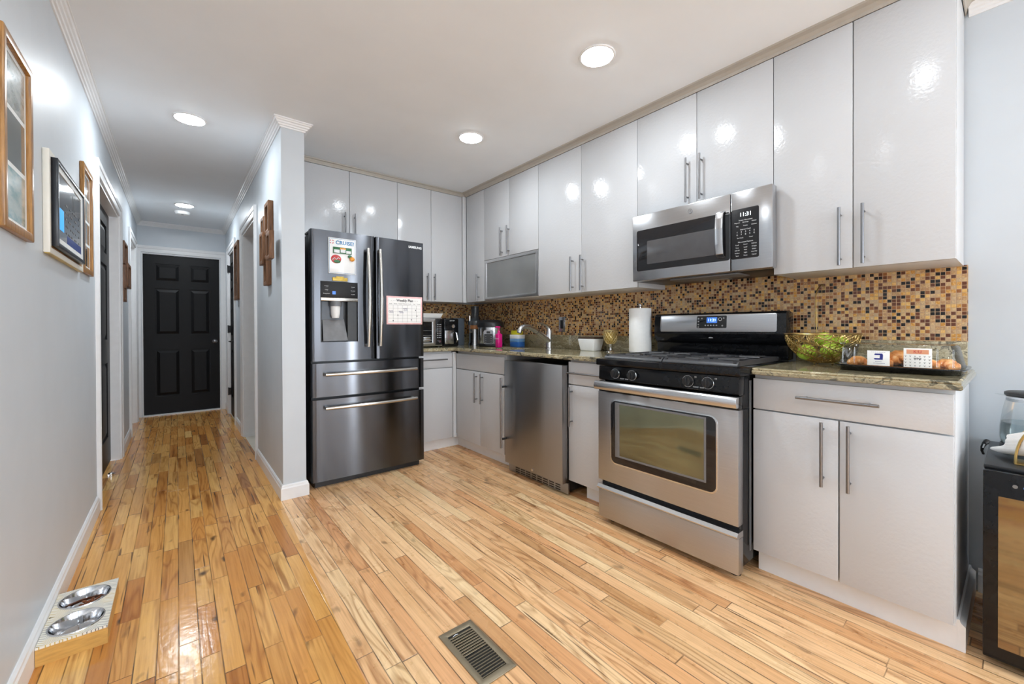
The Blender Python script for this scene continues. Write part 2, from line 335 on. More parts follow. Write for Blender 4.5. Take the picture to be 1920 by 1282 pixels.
def chevron(name):
    m, nt, b = new_mat(name)
    tc = nd(nt, 'ShaderNodeTexCoord'); s = nd(nt, 'ShaderNodeSeparateXYZ'); lk(nt, tc.outputs['Object'], s.inputs[0])
    P = 0.085
    q = mth(nt, 'FRACT', mth(nt, 'DIVIDE', mth(nt, 'ADD', s.outputs[0], 5.0), P))
    z = mth(nt, 'MULTIPLY', mth(nt, 'ABSOLUTE', mth(nt, 'SUBTRACT', q, 0.5)), P)
    l = mth(nt, 'FRACT', mth(nt, 'DIVIDE', mth(nt, 'ADD', mth(nt, 'ADD', s.outputs[1], 5.0), z), 0.0105))
    f = ramp(nt, l, [(0.72, (0,) * 3), (0.78, (1,) * 3)])
    pick = ramp(nt, noise(nt, tc.outputs['Object'], 12, 1), [(0.45, srgb(206, 178, 96)), (0.55, srgb(120, 120, 124))])
    lk(nt, mix(nt, f, srgb(236, 232, 220), pick), b.inputs['Base Color']); b.inputs['Roughness'].default_value = 0.35
    return m
M['chevron'] = chevron('chevron_print')

# ------------------------------------------------------------------ mesh helpers
class MB:
    def __init__(s): s.bm = bmesh.new()
    def _add(s, t):
        me = bpy.data.meshes.new('tmp'); t.to_mesh(me); t.free(); s.bm.from_mesh(me); bpy.data.meshes.remove(me)
    def box(s, x0, x1, y0, y1, z0, z1, bev=0.0, seg=2):
        t = bmesh.new(); bmesh.ops.create_cube(t, size=1.0)
        for v in t.verts:
            v.co = Vector(((x0 + x1) / 2 + v.co.x * (x1 - x0), (y0 + y1) / 2 + v.co.y * (y1 - y0), (z0 + z1) / 2 + v.co.z * (z1 - z0)))
        if bev: bmesh.ops.bevel(t, geom=t.edges[:], offset=bev, segments=seg, affect='EDGES', profile=0.5)
        s._add(t); return s
    def prism(s, pts, vec, bev=0.0):
        t = bmesh.new(); vs = [t.verts.new(p) for p in pts]; f = t.faces.new(vs)
        r = bmesh.ops.extrude_face_region(t, geom=[f]); nv = [e for e in r['geom'] if isinstance(e, bmesh.types.BMVert)]
        bmesh.ops.translate(t, verts=nv, vec=Vector(vec)); bmesh.ops.recalc_face_normals(t, faces=t.faces[:])
        if bev: bmesh.ops.bevel(t, geom=t.edges[:], offset=bev, segments=2, affect='EDGES', profile=0.5)
        s._add(t); return s
    def poly(s, pts):
        t = bmesh.new(); t.faces.new([t.verts.new(p) for p in pts]); s._add(t); return s
    def tube(s, pts, r, seg=10, caps=True, flat=None):
        pts = [Vector(p) for p in pts]; n = len(pts)
        rs = r if isinstance(r, (list, tuple)) else [r] * n
        t = bmesh.new(); rings = []
        d0 = (pts[1] - pts[0]).normalized(); a = Vector((0, 0, 1)) if abs(d0.z) < 0.9 else Vector((1, 0, 0))
        nrm = d0.cross(a).normalized()
        for i, p in enumerate(pts):
            d = (pts[min(i + 1, n - 1)] - pts[max(i - 1, 0)]).normalized()
            nrm = (nrm - d * nrm.dot(d)).normalized(); bn = d.cross(nrm)
            ring = []
            for k in range(seg):
                an = 2 * math.pi * k / seg
                ring.append(t.verts.new(p + (nrm * math.cos(an) + bn * math.sin(an) * (flat or 1.0)) * rs[i]))
            rings.append(ring)
        for i in range(n - 1):
            for k in range(seg):
                t.faces.new((rings[i][k], rings[i][(k + 1) % seg], rings[i + 1][(k + 1) % seg], rings[i + 1][k]))
        if caps:
            t.faces.new(rings[0][::-1]); t.faces.new(rings[-1])
        bmesh.ops.recalc_face_normals(t, faces=t.faces[:]); s._add(t); return s
    def cyl(s, p0, p1, r, r1=None, seg=20): return s.tube([p0, p1], [r, r if r1 is None else r1], seg)
    def lathe(s, c, prof, seg=32, sx=1.0, sy=1.0, cap=False):
        t = bmesh.new(); rings = []
        for r, z in prof:
            if r < 1e-6: rings.append([t.verts.new((c[0], c[1], c[2] + z))])
            else: rings.append([t.verts.new((c[0] + r * sx * math.cos(2 * math.pi * k / seg), c[1] + r * sy * math.sin(2 * math.pi * k / seg), c[2] + z)) for k in range(seg)])
        for a, b in zip(rings, rings[1:]):
            for k in range(seg):
                k2 = (k + 1) % seg
                if len(a) == 1 and len(b) == 1: continue
                if len(a) == 1: t.faces.new((a[0], b[k2], b[k]))
                elif len(b) == 1: t.faces.new((a[k], a[k2], b[0]))
                else: t.faces.new((a[k], a[k2], b[k2], b[k]))
        bmesh.ops.recalc_face_normals(t, faces=t.faces[:]); s._add(t); return s
    def ell(s, c, r, seg=20, rings=12, rot=None):
        t = bmesh.new(); bmesh.ops.create_uvsphere(t, u_segments=seg, v_segments=rings, radius=1.0)
        m = Matrix.Translation(c) @ (rot if rot else Matrix()) @ Matrix.Diagonal((*r, 1))
        bmesh.ops.transform(t, matrix=m, verts=t.verts[:]); s._add(t); return s
    def frame(s, ax, p0, p1, o, i, bev=0.0):
        """rectangular ring; ax = axis of its depth (p0..p1); o, i = (a0,a1,b0,b1) in the other two axes"""
        def P(p, a, b): return (p, a, b) if ax == 'x' else ((a, p, b) if ax == 'y' else (a, b, p))
        t = bmesh.new(); V = {}
        for pi, p in enumerate((p0, p1)):
            for nm, q in (('o', o), ('i', i)):
                V[pi, nm] = [t.verts.new(P(p, *c)) for c in ((q[0], q[2]), (q[1], q[2]), (q[1], q[3]), (q[0], q[3]))]
        for k in range(4):
            k2 = (k + 1) % 4
            for pi in (0, 1): t.faces.new((V[pi, 'o'][k], V[pi, 'o'][k2], V[pi, 'i'][k2], V[pi, 'i'][k]))
            for nm in ('o', 'i'): t.faces.new((V[0, nm][k], V[0, nm][k2], V[1, nm][k2], V[1, nm][k]))
        bmesh.ops.recalc_face_normals(t, faces=t.faces[:])
        if bev: bmesh.ops.bevel(t, geom=t.edges[:], offset=bev, segments=2, affect='EDGES', profile=0.5)
        s._add(t); return s
    def sweep(s, path, prof, side=1):
        """profile (distance out of the wall, z) along a plan path; the room is on the right of the walk"""
        t = bmesh.new(); n = len(path); P = [Vector((*p, 0)) for p in path]; rows = []
        for i in range(n):
            ds = []
            if i > 0: ds.append((P[i] - P[i - 1]).normalized())
            if i < n - 1: ds.append((P[i + 1] - P[i]).normalized())
            ns = [Vector((d.y, -d.x, 0)) * side for d in ds]
            if len(ns) == 2:
                b = (ns[0] + ns[1]); b = b / (b.length_squared / 2) if b.length > 1e-6 else ns[0]
            else: b = ns[0]
            rows.append([t.verts.new(P[i] + b * d + Vector((0, 0, z))) for d, z in prof])
        m = len(prof)
        for i in range(n - 1):
            for k in range(m):
                k2 = (k + 1) % m
                t.faces.new((rows[i][k], rows[i][k2], rows[i + 1][k2], rows[i + 1][k]))
        t.faces.new(rows[0]); t.faces.new(rows[-1][::-1])
        bmesh.ops.recalc_face_normals(t, faces=t.faces[:]); s._add(t); return s
    def text(s, txt, at, right, up, size, depth=0.0004, align='CENTER', stretch=1.0, weight=0.0):
        cu = bpy.data.curves.new('t', 'FONT'); cu.body = txt; cu.size = size; cu.extrude = depth / 2; cu.align_x = align; cu.align_y = 'CENTER'; cu.offset = size * weight
        o = bpy.data.objects.new('t', cu); C.objects.link(o); bpy.context.view_layer.update()
        me = bpy.data.meshes.new_from_object(o.evaluated_get(bpy.context.evaluated_depsgraph_get()))
        rt = Vector(right).normalized(); u = Vector(up).normalized(); nn = rt.cross(u)
        for v in me.vertices: v.co = Vector(at) + rt * v.co.x * stretch + u * v.co.y + nn * (v.co.z + depth / 2)
        s.bm.from_mesh(me); bpy.data.meshes.remove(me); bpy.data.objects.remove(o); bpy.data.curves.remove(cu); return s

def thing(name, label, cat, loc, group=None):
    o = bpy.data.objects.new(name, None); C.objects.link(o); o.location = loc; o.empty_display_size = 0.05
    o['label'] = label; o['category'] = cat
    if group: o['group'] = group
    return o
def root_of(p):
    while p.parent: p = p.parent
    return p
def obj(name, mb, mat, parent=None, smooth=True, angle=35, label=None, loc=None):
    me = bpy.data.meshes.new(name); mb.bm.to_mesh(me); mb.bm.free()
    o = bpy.data.objects.new(name, me); C.objects.link(o)
    mats = mat if isinstance(mat, (list, tuple)) else [mat]
    for m in mats: me.materials.append(m)
    if parent is not None:
        me.transform(Matrix.Translation(-root_of(parent).location)); o.parent = parent
    elif loc is not None:
        me.transform(Matrix.Translation(-Vector(loc))); o.location = loc
    if smooth:
        me.shade_smooth(); me.set_sharp_from_angle(angle=math.radians(angle))
    if label: o['label'] = label
    return o
def single(name, mb, mat, label, cat, loc=None, group=None, smooth=True, kind=None):
    o = obj(name, mb, mat, None, smooth, loc=loc); o['label'] = label; o['category'] = cat
    if group: o['group'] = group
    if kind: o['kind'] = kind
    return o
def struct(name, mb, mat, parent=None, label=None, cat=None, smooth=False):
    o = obj(name, mb, mat, parent, smooth)
    if parent is None:
        o['kind'] = 'structure'; o['label'] = label; o['category'] = cat
    return o
RX, UX = (0, -1, 0), (0, 0, 1)      # reading directions on faces that look towards -X
RY, UY = (1, 0, 0), (0, 0, 1)       # ... towards -Y

# ------------------------------------------------------------------ room shell
XL, XH, XK, YP, YE, YB, XR, YR = -0.382, 0.522, 0.658, 2.982, 6.89, 3.85, 2.58, -3.3
mb = MB()
seam = lambda y: 0.448 + (y - 1.3) * (0.505 - 0.448) / 1.67
me_pts = [(-0.6, YR), (seam(YR), YR), (seam(2.97), 2.97), (0.53, 3.1), (0.53, 7.0), (-0.6, 7.0)]
mb.poly([(x, y, 0) for x, y in me_pts])
mb.poly([(x, y, 0) for x, y in [(seam(YR), YR), (2.75, YR), (2.75, 4.0), (0.53, 4.0), (0.53, 3.1), (seam(2.97), 2.97)]])
mb.poly([(x, y, 0) for x, y in [(0.53, 4.0), (1.7, 4.0), (1.7, 7.0), (0.53, 7.0)]])
bm = mb.bm; bm.faces.ensure_lookup_table()
for i, f in enumerate(bm.faces): f.material_index = i
bmesh.ops.recalc_face_normals(bm, faces=bm.faces[:])
for f in bm.faces:
    if f.normal.z < 0: f.normal_flip()
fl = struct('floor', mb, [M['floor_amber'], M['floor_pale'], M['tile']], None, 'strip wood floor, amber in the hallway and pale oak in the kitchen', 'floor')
struct('ceiling', MB().box(-0.6, 2.75, YR - 0.2, 7.1, H, H + 0.1), M['ceiling'], None, 'flat white ceiling with recessed lights', 'ceiling')

def wall_x(name, xa, xb, spans, label):
    m = MB()
    for y0, y1, z0, z1 in spans: m.box(xa, xb, y0, y1, z0, z1)
    return struct(name, m, M['wall'], None, label, 'wall')
DZ = 2.05
wall_x('wall_left', -0.52, XL, [(YR - 0.1, 3.60, 0, H), (3.60, 4.80, DZ, H), (4.80, 5.78, 0, H), (5.78, 6.55, DZ, H), (6.55, YE + 0.1, 0, H)], 'pale blue-grey hallway wall hung with frames')
wall_x('wall_partition', XH, XK, [(YP, 4.13, 0, H), (4.13, 4.97, DZ, H), (4.97, 5.72, 0, H), (5.72, 6.43, DZ, H), (6.43, YE + 0.1, 0, H)], 'pale blue-grey partition wall beside the fridge')
m = MB()
for a in ((XL - 0.1, -0.342, 0, H), (0.462, XH + 0.1, 0, H), (-0.342, 0.462, 2.055, H)): m.box(a[0], a[1], YE, YE + 0.12, a[2], a[3])
struct('wall_end', m, M['wall'], None, 'short wall around the black door at the hallway end', 'wall')
struct('wall_back', MB().box(XK - 0.002, XR + 0.12, YB, YB + 0.12, 0, H), M['wall'], None, 'kitchen wall behind the fridge', 'wall')
m = MB()
m.box(XR, XR + 0.12, -2.35, YB + 0.12, 0, H).box(XR, XR + 0.12, YR - 0.1, -3.15, 0, H).box(XR, XR + 0.12, -3.15, -2.35, 2.05, H)
struct('wall_right', m, M['wall'], None, 'pale blue-grey wall behind the stove and counter run', 'wall')
m = MB()
m.box(-0.5, 0.1, YR - 0.1, YR, 0, H).box(1.8, XR + 0.1, YR - 0.1, YR, 0, H).box(0.1, 1.8, YR - 0.1, YR, 0, 0.7).box(0.1, 1.8, YR - 0.1, YR, 2.0, H)
struct('wall_rear', m, M['wall'], None, 'wall behind the camera, with an opening for the added window', 'wall')
m = MB()
m.box(0.658, 1.7, 3.98, 4.02, 0, H).box(1.66, 1.72, 4.0, 7.0, 0, H).box(0.658, 1.7, 6.95, 7.02, 0, H)
struct('wall_side_room', m, M['wall'], None, 'walls of the tiled side room off the hallway', 'wall')
m = MB().frame('y', YR - 0.06, YR + 0.015, (0.02, 1.88, 0.62, 2.08), (0.12, 1.78, 0.72, 1.98)); m.box(0.93, 0.97, YR - 0.05, YR - 0.01, 0.72, 1.98)
struct('added_window', m, M['trim'], None, 'white framed window added in the unseen rear wall for ambient fill', 'window')  # unseen window, added to go with the ambient fill light
m = MB().frame('x', XR - 0.015, XR + 0.06, (-3.24, -2.26, -0.001, 2.13), (-3.13, -2.37, 0.06, 2.03))
struct('window_2', m, M['trim'], None, 'white framed glazed side door opening', 'window')

CROWN = [(0, -0.052), (0.006, -0.052), (0.009, -0.044), (0.016, -0.041), (0.019, -0.033), (0.026, -0.029), (0.029, -0.021), (0.036, -0.017), (0.040, -0.009), (0.045, -0.008), (0.045, 0.0), (0, 0.0)]
CR = [(d, H + z) for d, z in CROWN]
struct('trim_1', MB().sweep([(XL, YR), (XL, YE), (XH, YE), (XH, YP), (XK, YP), (XK, 3.50)], CR), M['trim'], None, 'white crown moulding around the hallway and partition', 'crown moulding')
struct('trim_2', MB().sweep([(XR, 0.14), (XR, YR)], CR), M['trim'], None, 'white crown moulding on the wall right of the upper cabinets', 'crown moulding')
BASE = [(0, 0), (0.015, 0), (0.015, 0.072), (0.011, 0.080), (0.010, 0.088), (0.004, 0.095), (0, 0.095)]
struct('baseboard_left', MB().sweep([(XL, YR), (XL, 3.50)], BASE).sweep([(XL, 4.90), (XL, 5.68)], BASE), M['trim'], None, 'white baseboard along the hallway wall with the frames', 'baseboard')
struct('baseboard_partition', MB().sweep([(XH, 4.03), (XH, YP), (XK, YP), (XK, 3.05)], BASE).sweep([(XH, 5.62), (XH, 5.07)], BASE).sweep([(XH, YE), (XH, 6.53)], BASE), M['trim'], None, 'white baseboard around the partition wall', 'baseboard')
struct('baseboard_right', MB().sweep([(XR, 0.11), (XR, YR)], BASE), M['trim'], None, 'white baseboard behind the black cooler', 'baseboard')
# taupe cove strip over the wall cabinets
COVE = [(0, 2.402), (0.004, 2.402), (0.008, 2.415), (0.020, 2.428), (0.040, 2.433), (0.044, 2.44), (0, 2.44)]
COVB = [(d * 0.45, z) for d, z in COVE]
struct('trim_3', MB().sweep([(2.249, 3.50), (2.249, 0.15), (XR - 0.002, 0.15)], COVE, -1 * -1), M['cab_trim'], None, 'taupe cove strip above the long row of wall cabinets', 'cornice strip')
struct('trim_4', MB().sweep([(XK + 0.01, 3.514), (2.25, 3.514)], COVB), M['cab_trim'], None, 'narrow cove strip above the cabinets over the fridge', 'cornice strip')

# ------------------------------------------------------------------ doors and casings
CASE = [(0.004, 0.0), (0.004, 0.010), (0.007, 0.013), (0.030, 0.014), (0.050, 0.014), (0.055, 0.019), (0.080, 0.022), (0.088, 0.018), (0.088, 0.0)]
def casing_sweep(m, axis, p, d, a0, a1, zt):
    """moulded casing swept up, over and down an opening a0..a1 on the wall face at p, standing out in direction d"""
    path = [(a0, 0), (a0, zt), (a1, zt), (a1, 0)]; t = bmesh.new(); rows = []
    for i, (a, z) in enumerate(path):
        sg = (-1, 0) if i == 0 else ((-1, 1) if i == 1 else ((1, 1) if i == 2 else (1, 0)))
        rows.append([])
        for o, th in CASE:
            A, Z, Q = a + sg[0] * o, z + sg[1] * o, p + d * th
            rows[-1].append(t.verts.new((Q, A, Z) if axis == 'x' else (A, Q, Z)))
    n = len(CASE)
    for i in range(3):
        for k in range(n): t.faces.new((rows[i][k], rows[i][(k + 1) % n], rows[i + 1][(k + 1) % n], rows[i + 1][k]))
    t.faces.new(rows[0]); t.faces.new(rows[-1][::-1])
    bmesh.ops.recalc_face_normals(t, faces=t.faces[:]); m._add(t); return m
def casing_x(n, xf, d, y0, y1, zt, label):
    m = casing_sweep(MB(), 'x', xf, d, y0, y1, zt)
    xa = xf + d * 0.001; xb = xf - d * 0.1375
    a, b = min(xa, xb), max(xa, xb)
    m.box(a, b, y0 + 0.0005, y0 + 0.014, 0, zt - 0.0005).box(a, b, y1 - 0.014, y1 - 0.0005, 0, zt - 0.0005).box(a, b, y0 + 0.0141, y1 - 0.0141, zt - 0.014, zt - 0.0005)
    return struct(n, m, M['trim'], None, label, 'door casing')
casing_x('trim_5', XL, 1, 3.60, 4.80, DZ, 'white casing around the black door beside the framed display')
casing_x('trim_6', XL, 1, 5.78, 6.55, DZ, 'white casing of the far opening in the framed wall')
casing_x('trim_7', XH, -1, 4.13, 4.97, DZ, 'white casing of the open doorway in the partition wall')
casing_x('trim_8', XH, -1, 5.72, 6.43, DZ, 'white casing around the hinged black door in the partition wall')
m = casing_sweep(MB(), 'y', YE, -1, -0.342, 0.462, 2.055)
m.box(-0.3415, -0.331, YE - 0.001, YE + 0.1, 0, 2.0545).box(0.452, 0.4615, YE - 0.001, YE + 0.1, 0, 2.0545).box(-0.3309, 0.4519, YE - 0.001, YE + 0.1, 2.044, 2.0545)
struct('trim_9', m, M['trim'], None, 'white casing around the door at the hallway end', 'door casing')
struct('trim_10', MB().box(-0.34, 0.46, YE - 0.01, YE + 0.1, 0, 0.012), M['trim'], None, 'pale threshold strip under the end door', 'threshold')

def panel_door(name, axis, p, a0, a1, z0, z1, d, mat, label, cols=2):
    """six panel slab; its face lies at coordinate p on `axis` and looks in direction d"""
    W = a1 - a0; Hh = z1 - z0; th = 0.035
    t = MB()
    def bx(a, b, c, e, o0, o1, bev=0):
        q0, q1 = p - d * o0, p - d * o1
        lo, hi = min(q0, q1), max(q0, q1)
        if axis == 'y': t.box(a, b, lo, hi, c, e, bev)
        else: t.box(lo, hi, a, b, c, e, bev)
    if cols == 2: cs = [(0.145 * W, 0.465 * W), (0.59 * W, 0.87 * W)]
    else: cs = [(0.2 * W, 0.8 * W)]
    rs = [(0.110 * Hh, 0.405 * Hh), (0.498 * Hh, 0.790 * Hh), (0.835 * Hh, 0.945 * Hh)]
    bx(a0, a1, z0, z1, 0.013, th)
    xs = [0] + [v for c in cs for v in c] + [W]
    for i in range(0, len(xs), 2): bx(a0 + xs[i], a0 + xs[i + 1], z0, z1, 0, 0.014, 0.0)
    zs = [0] + [v for c in rs for v in c] + [Hh]
    for c in cs:
        for i in range(0, len(zs), 2): bx(a0 + c[0], a0 + c[1], z0 + zs[i], z0 + zs[i + 1], 0, 0.014)
        for r in rs:
            A0, A1, Z0, Z1 = a0 + c[0], a0 + c[1], z0 + r[0], z0 + r[1]
            g, s2 = 0.014, 0.045
            def P(a, z, o): return (a, p - d * o, z) if axis == 'y' else (p - d * o, a, z)
            o = [P(A0 + g, Z0 + g, 0.0125), P(A1 - g, Z0 + g, 0.0125), P(A1 - g, Z1 - g, 0.0125), P(A0 + g, Z1 - g, 0.0125)]
            i_ = [P(A0 + s2, Z0 + s2, 0.003), P(A1 - s2, Z0 + s2, 0.003), P(A1 - s2, Z1 - s2, 0.003), P(A0 + s2, Z1 - s2, 0.003)]
            for k in range(4): t.poly([o[k], o[(k + 1) % 4], i_[(k + 1) % 4], i_[k]])
            t.poly(i_)
    bmesh.ops.recalc_face_normals(t.bm, faces=t.bm.faces[:])
    return struct(name, t, mat, None, label, 'door')
d1 = panel_door('door_1', 'y', YE + 0.035, -0.330, 0.451, 0.014, 2.042, -1, M['black_door'], 'black six panel door closing the hallway end')
struct('door_handle', MB().lathe((0, 0, 0), [(0.026, 0)], 4) if False else MB().cyl((0.397, YE + 0.036, 0.93), (0.397, YE + 0.028, 0.93), 0.028).cyl((0.397, YE + 0.03, 0.93), (0.397, YE, 0.93), 0.010).ell((0.397, YE - 0.015, 0.93), (0.027, 0.022, 0.027)), M['handle'], d1, smooth=True)
d2 = panel_door('door_2', 'x', XL - 0.055, 3.62, 4.78, 0.012, 2.03, 1, M['black_door'], 'black panel door seen edge on beside the framed display')
d3 = panel_door('door_3', 'x', XH + 0.012, 5.737, 6.413, 0.012, 2.033, -1, M['black_door'], 'black panel door with dark hinges in the partition wall')
for z in (0.25, 1.05, 1.82):
    struct('hinge', MB().box(XH - 0.016, XH + 0.016, 6.412, 6.436, z, z + 0.09, 0.002).cyl((XH - 0.014, 6.418, z - 0.004), (XH - 0.014, 6.418, z + 0.094), 0.006), M['black_plastic'], d3)
struct('door_handle', MB().cyl((XH + 0.012, 5.80, 0.95), (XH + 0.004, 5.80, 0.95), 0.028).cyl((XH + 0.01, 5.80, 0.95), (XH - 0.045, 5.80, 0.95), 0.009).tube([(XH - 0.042, 5.80, 0.95), (XH - 0.045, 5.86, 0.95), (XH - 0.043, 5.92, 0.948)], 0.008), M['black_plastic'], d3, smooth=True)
panel_door('door_4', 'x', XL - 0.10, 5.80, 6.53, 0.012, 2.03, 1, M['trim'], 'white panel door in the far opening of the framed wall')
lv = thing('door_stop', 'small clear door stop on the floor by the edge-on black door', 'door stop', (XL - 0.01, 4.28, 0))
obj('stop', MB().lathe((XL - 0.01, 4.28, 0), [(0.0, 0), (0.018, 0), (0.018, 0.02), (0.012, 0.028), (0, 0.03)], 16), M['foil'], lv)

# ------------------------------------------------------------------ tile and lights
struct('trim_11', MB().box(2.572, 2.5795, 0.14, 3.85, 1.03, 1.356).box(2.572, 2.5795, 0.74, 1.52, 1.3561, 1.50), M['mosaic_side'], None, 'amber and brown glass mosaic backsplash behind the stove run', 'backsplash')
struct('trim_12', MB().box(1.5, 2.573, 3.842, 3.849, 1.03, 1.356), M['mosaic_back'], None, 'glass mosaic backsplash behind the toaster oven', 'backsplash')

def recessed(x, y, label, circuit):
    t = thing('recessed_light', label, 'ceiling light', (x, y, H), 'recessed ceiling lights')
    obj('trim_ring', MB().lathe((x, y, H), [(0.0755, -0.002), (0.078, -0.006), (0.086, -0.005), (0.089, -0.0005), (0.0755, -0.0005), (0.0755, -0.002)], 40), M['trim'], t)
    obj('lens', MB().lathe((x, y, H), [(0.0, -0.013), (0.03, -0.0125), (0.055, -0.010), (0.070, -0.006), (0.0755, -0.002)], 40), M['lens_' + circuit], t)
recessed(1.62, 1.322, 'large round lit ceiling light in front of the microwave', 'kitchen')
recessed(1.617, 2.446, 'round lit ceiling light nearest the corner cabinets', 'kitchen')
recessed(1.62, 0.20, 'round ceiling light before the tallest wall cabinets, just out of frame', 'kitchen_rear')
recessed(1.62, -0.92, 'round ceiling light behind the camera on the kitchen side', 'kitchen_rear')
recessed(1.62, -2.1, 'round ceiling light by the rear wall on the kitchen side', 'kitchen_rear')
recessed(0.071, 3.347, 'round lit ceiling light at the mouth of the hallway', 'hall')
recessed(0.07, 5.726, 'round lit ceiling light deep in the hallway by the smoke detector', 'hall')
recessed(0.07, 0.97, 'round ceiling light above the pet feeder, out of frame', 'hall_rear')
recessed(0.07, -1.40, 'round ceiling light behind the camera on the hallway side', 'hall_rear')
sd = thing('smoke_detector', 'white round smoke detector on the hallway ceiling', 'smoke detector', (0.055, 6.06, H))
obj('housing', MB().lathe((0.055, 6.06, H), [(0.07, -0.0005), (0.07, -0.012), (0.062, -0.03), (0.045, -0.036), (0, -0.037)], 32), M['white_plastic'], sd)
obj('test_button', MB().lathe((0.055, 6.03, H - 0.036), [(0.012, 0), (0.012, -0.003), (0, -0.004)], 16), M['grey_plastic'], sd)

# ------------------------------------------------------------------ cabinets
def bar(mb, ax, c, a0, a1, face, d, r=0.006, off=0.032):
    """bar handle: long axis ax in 'y','z','x'; d = facing direction axis ('x-' or 'y-'); c = fixed cross coordinate"""
    L = a1 - a0; ps = (a0 + L * 0.12, a1 - L * 0.12)
    def P(a, o):
        if d == 'x-': return (face - o, c, a) if ax == 'z' else (face - o, a, c)
        return (c, face - o, a) if ax == 'z' else (a, face - o, c)
    mb.cyl(P(a0, off), P(a1, off), r, seg=14)
    for p in ps: mb.cyl(P(p, -0.0002), P(p, off), r * 0.72, seg=10)
    return mb
def slab(parent, d, face, a0, a1, z0, z1, hd=None, name='door', mat=None, th=0.018, g=0.0016):
    m = MB()
    if d == 'x-': m.box(face, face + th, a0 + g, a1 - g, z0 + g, z1 - g, 0.0015)
    else: m.box(a0 + g, a1 - g, face, face + th, z0 + g, z1 - g, 0.0015)
    o = obj(name, m, mat or M['cab'], parent)
    if hd:
        ax, c, h0, h1 = hd
        obj('handle', bar(MB(), ax, c, h0, h1, face, d), M['handle'], o)
    return o
def carcass(parent, x0, x1, y0, y1, z0, z1):
    return obj('body', MB().box(x0, x1, y0, y1, z0, z1, 0.001), M['cab_edge'], parent)
UF, UB0, UT = 2.249, 1.35, 2.402
UBK = 2.571
def upper_r(y0, y1, z0, label):
    t = thing('wall_cabinet', label, 'wall cabinet', (UF, (y0 + y1) / 2, z0), 'gloss white wall cabinets')
    carcass(t, UF + 0.0195, UBK if z0 > 1.3 else UBK, y0 + 0.0005, y1 - 0.0005, z0 + 0.002, UT); return t
t = upper_r(0.152, 0.757, UB0, 'tall two-door white wall cabinet at the open end of the row, past the microwave')
slab(t, 'x-', UF, 0.454, 0.757, UB0, UT, ('z', 0.496, 1.363, 1.613)); slab(t, 'x-', UF, 0.152, 0.454, UB0, UT, ('z', 0.417, 1.363, 1.613))
t = upper_r(0.757, 1.519, 1.785, 'short two-door white wall cabinet directly above the microwave')
slab(t, 'x-', UF, 1.137, 1.519, 1.785, UT, ('z', 1.187, 1.80, 2.048)); slab(t, 'x-', UF, 0.757, 1.137, 1.785, UT, ('z', 1.108, 1.80, 2.048))
t = upper_r(1.519, 2.434, UB0, 'tall two-door white wall cabinet above the paper towel and outlet')
slab(t, 'x-', UF, 1.98, 2.434, UB0, UT, ('z', 2.060, 1.363, 1.613)); slab(t, 'x-', UF, 1.519, 1.98, UB0, UT, ('z', 1.968, 1.363, 1.613))
t = upper_r(2.434, 3.186, UB0, 'white wall cabinet with a frosted glass flap under two short doors')
slab(t, 'x-', UF, 2.809, 3.186, 1.729, UT, ('z', 2.903, 1.738, 1.986)); slab(t, 'x-', UF, 2.434, 2.809, 1.729, UT, ('z', 2.805, 1.738, 1.986))
fd = obj('glass_flap', MB().frame('x', UF, UF + 0.018, (2.436, 3.184, 1.357, 1.727), (2.470, 3.150, 1.383, 1.701), 0.001), M['alu'], t)
obj('pane', MB().box(UF + 0.006, UF + 0.012, 2.469, 3.151, 1.382, 1.702), M['frost'], fd)
t = upper_r(3.186, 3.494, UB0, 'narrow single-door white wall cabinet tucked into the corner')
slab(t, 'x-', UF, 3.186, 3.490, UB0, UT, ('z', 3.268, 1.363, 1.613))
UY_ = 3.514
t = thing('wall_cabinet', 'two-door white wall cabinet right above the dark fridge', 'wall cabinet', (1.1, UY_, 1.79), 'gloss white wall cabinets')
carcass(t, 0.662, 1.5365, UY_ + 0.0195, 3.84, 1.79, UT)
slab(t, 'y-', UY_, 0.70, 1.118, 1.79, UT, ('z', 1.076, 1.80, 2.050)); slab(t, 'y-', UY_, 1.118, 1.537, 1.79, UT, ('z', 1.157, 1.80, 2.050))
obj('filler', MB().box(0.662, 0.70, UY_, UY_ + 0.018, 1.79, UT), M['cab'], t)
t = thing('wall_cabinet', 'tall two-door white wall cabinet between the fridge and the corner', 'wall cabinet', (1.87, UY_, UB0), 'gloss white wall cabinets')
carcass(t, 1.538, 2.246, UY_ + 0.0195, 3.84, UB0 + 0.002, UT)
slab(t, 'y-', UY_, 1.537, 1.87, UB0, UT, ('z', 1.823, 1.365, 1.61)); slab(t, 'y-', UY_, 1.87, 2.210, UB0, UT, ('z', 1.897, 1.365, 1.61))
obj('filler', MB().box(2.2115, 2.248, UY_ - 0.0195, UY_ + 0.018, UB0, UT), M['cab_edge'], t)

BF = 1.985; BT = 0.887
# base: open end unit beside the black cooler
t = thing('base_cabinet', 'white base cabinet with one wide drawer over two doors, right of the stove', 'base cabinet', (2.0, 0.44, 0), 'white base cabinets')
carcass(t, BF + 0.0195, 2.56, 0.136, 0.748, 0.10, BT)
slab(t, 'x-', BF, 0.137, 0.750, 0.738, 0.874, ('y', 0.812, 0.320, 0.578), 'drawer')
slab(t, 'x-', BF, 0.444, 0.750, 0.108, 0.735, ('z', 0.492, 0.472, 0.724)); slab(t, 'x-', BF, 0.137, 0.442, 0.108, 0.735, ('z', 0.409, 0.472, 0.724))
obj('toe_kick', MB().box(2.05, 2.065, 0.1352, 0.75, 0, 0.105).prism([(2.05, 0.135, 0.0), (2.05, 0.115, 0.0), (2.05, 0.115, 0.085), (2.05, 0.126, 0.095), (2.05, 0.129, 0.105), (2.05, 0.135, 0.105)], (0.51, 0, 0)), M['trim'], t)
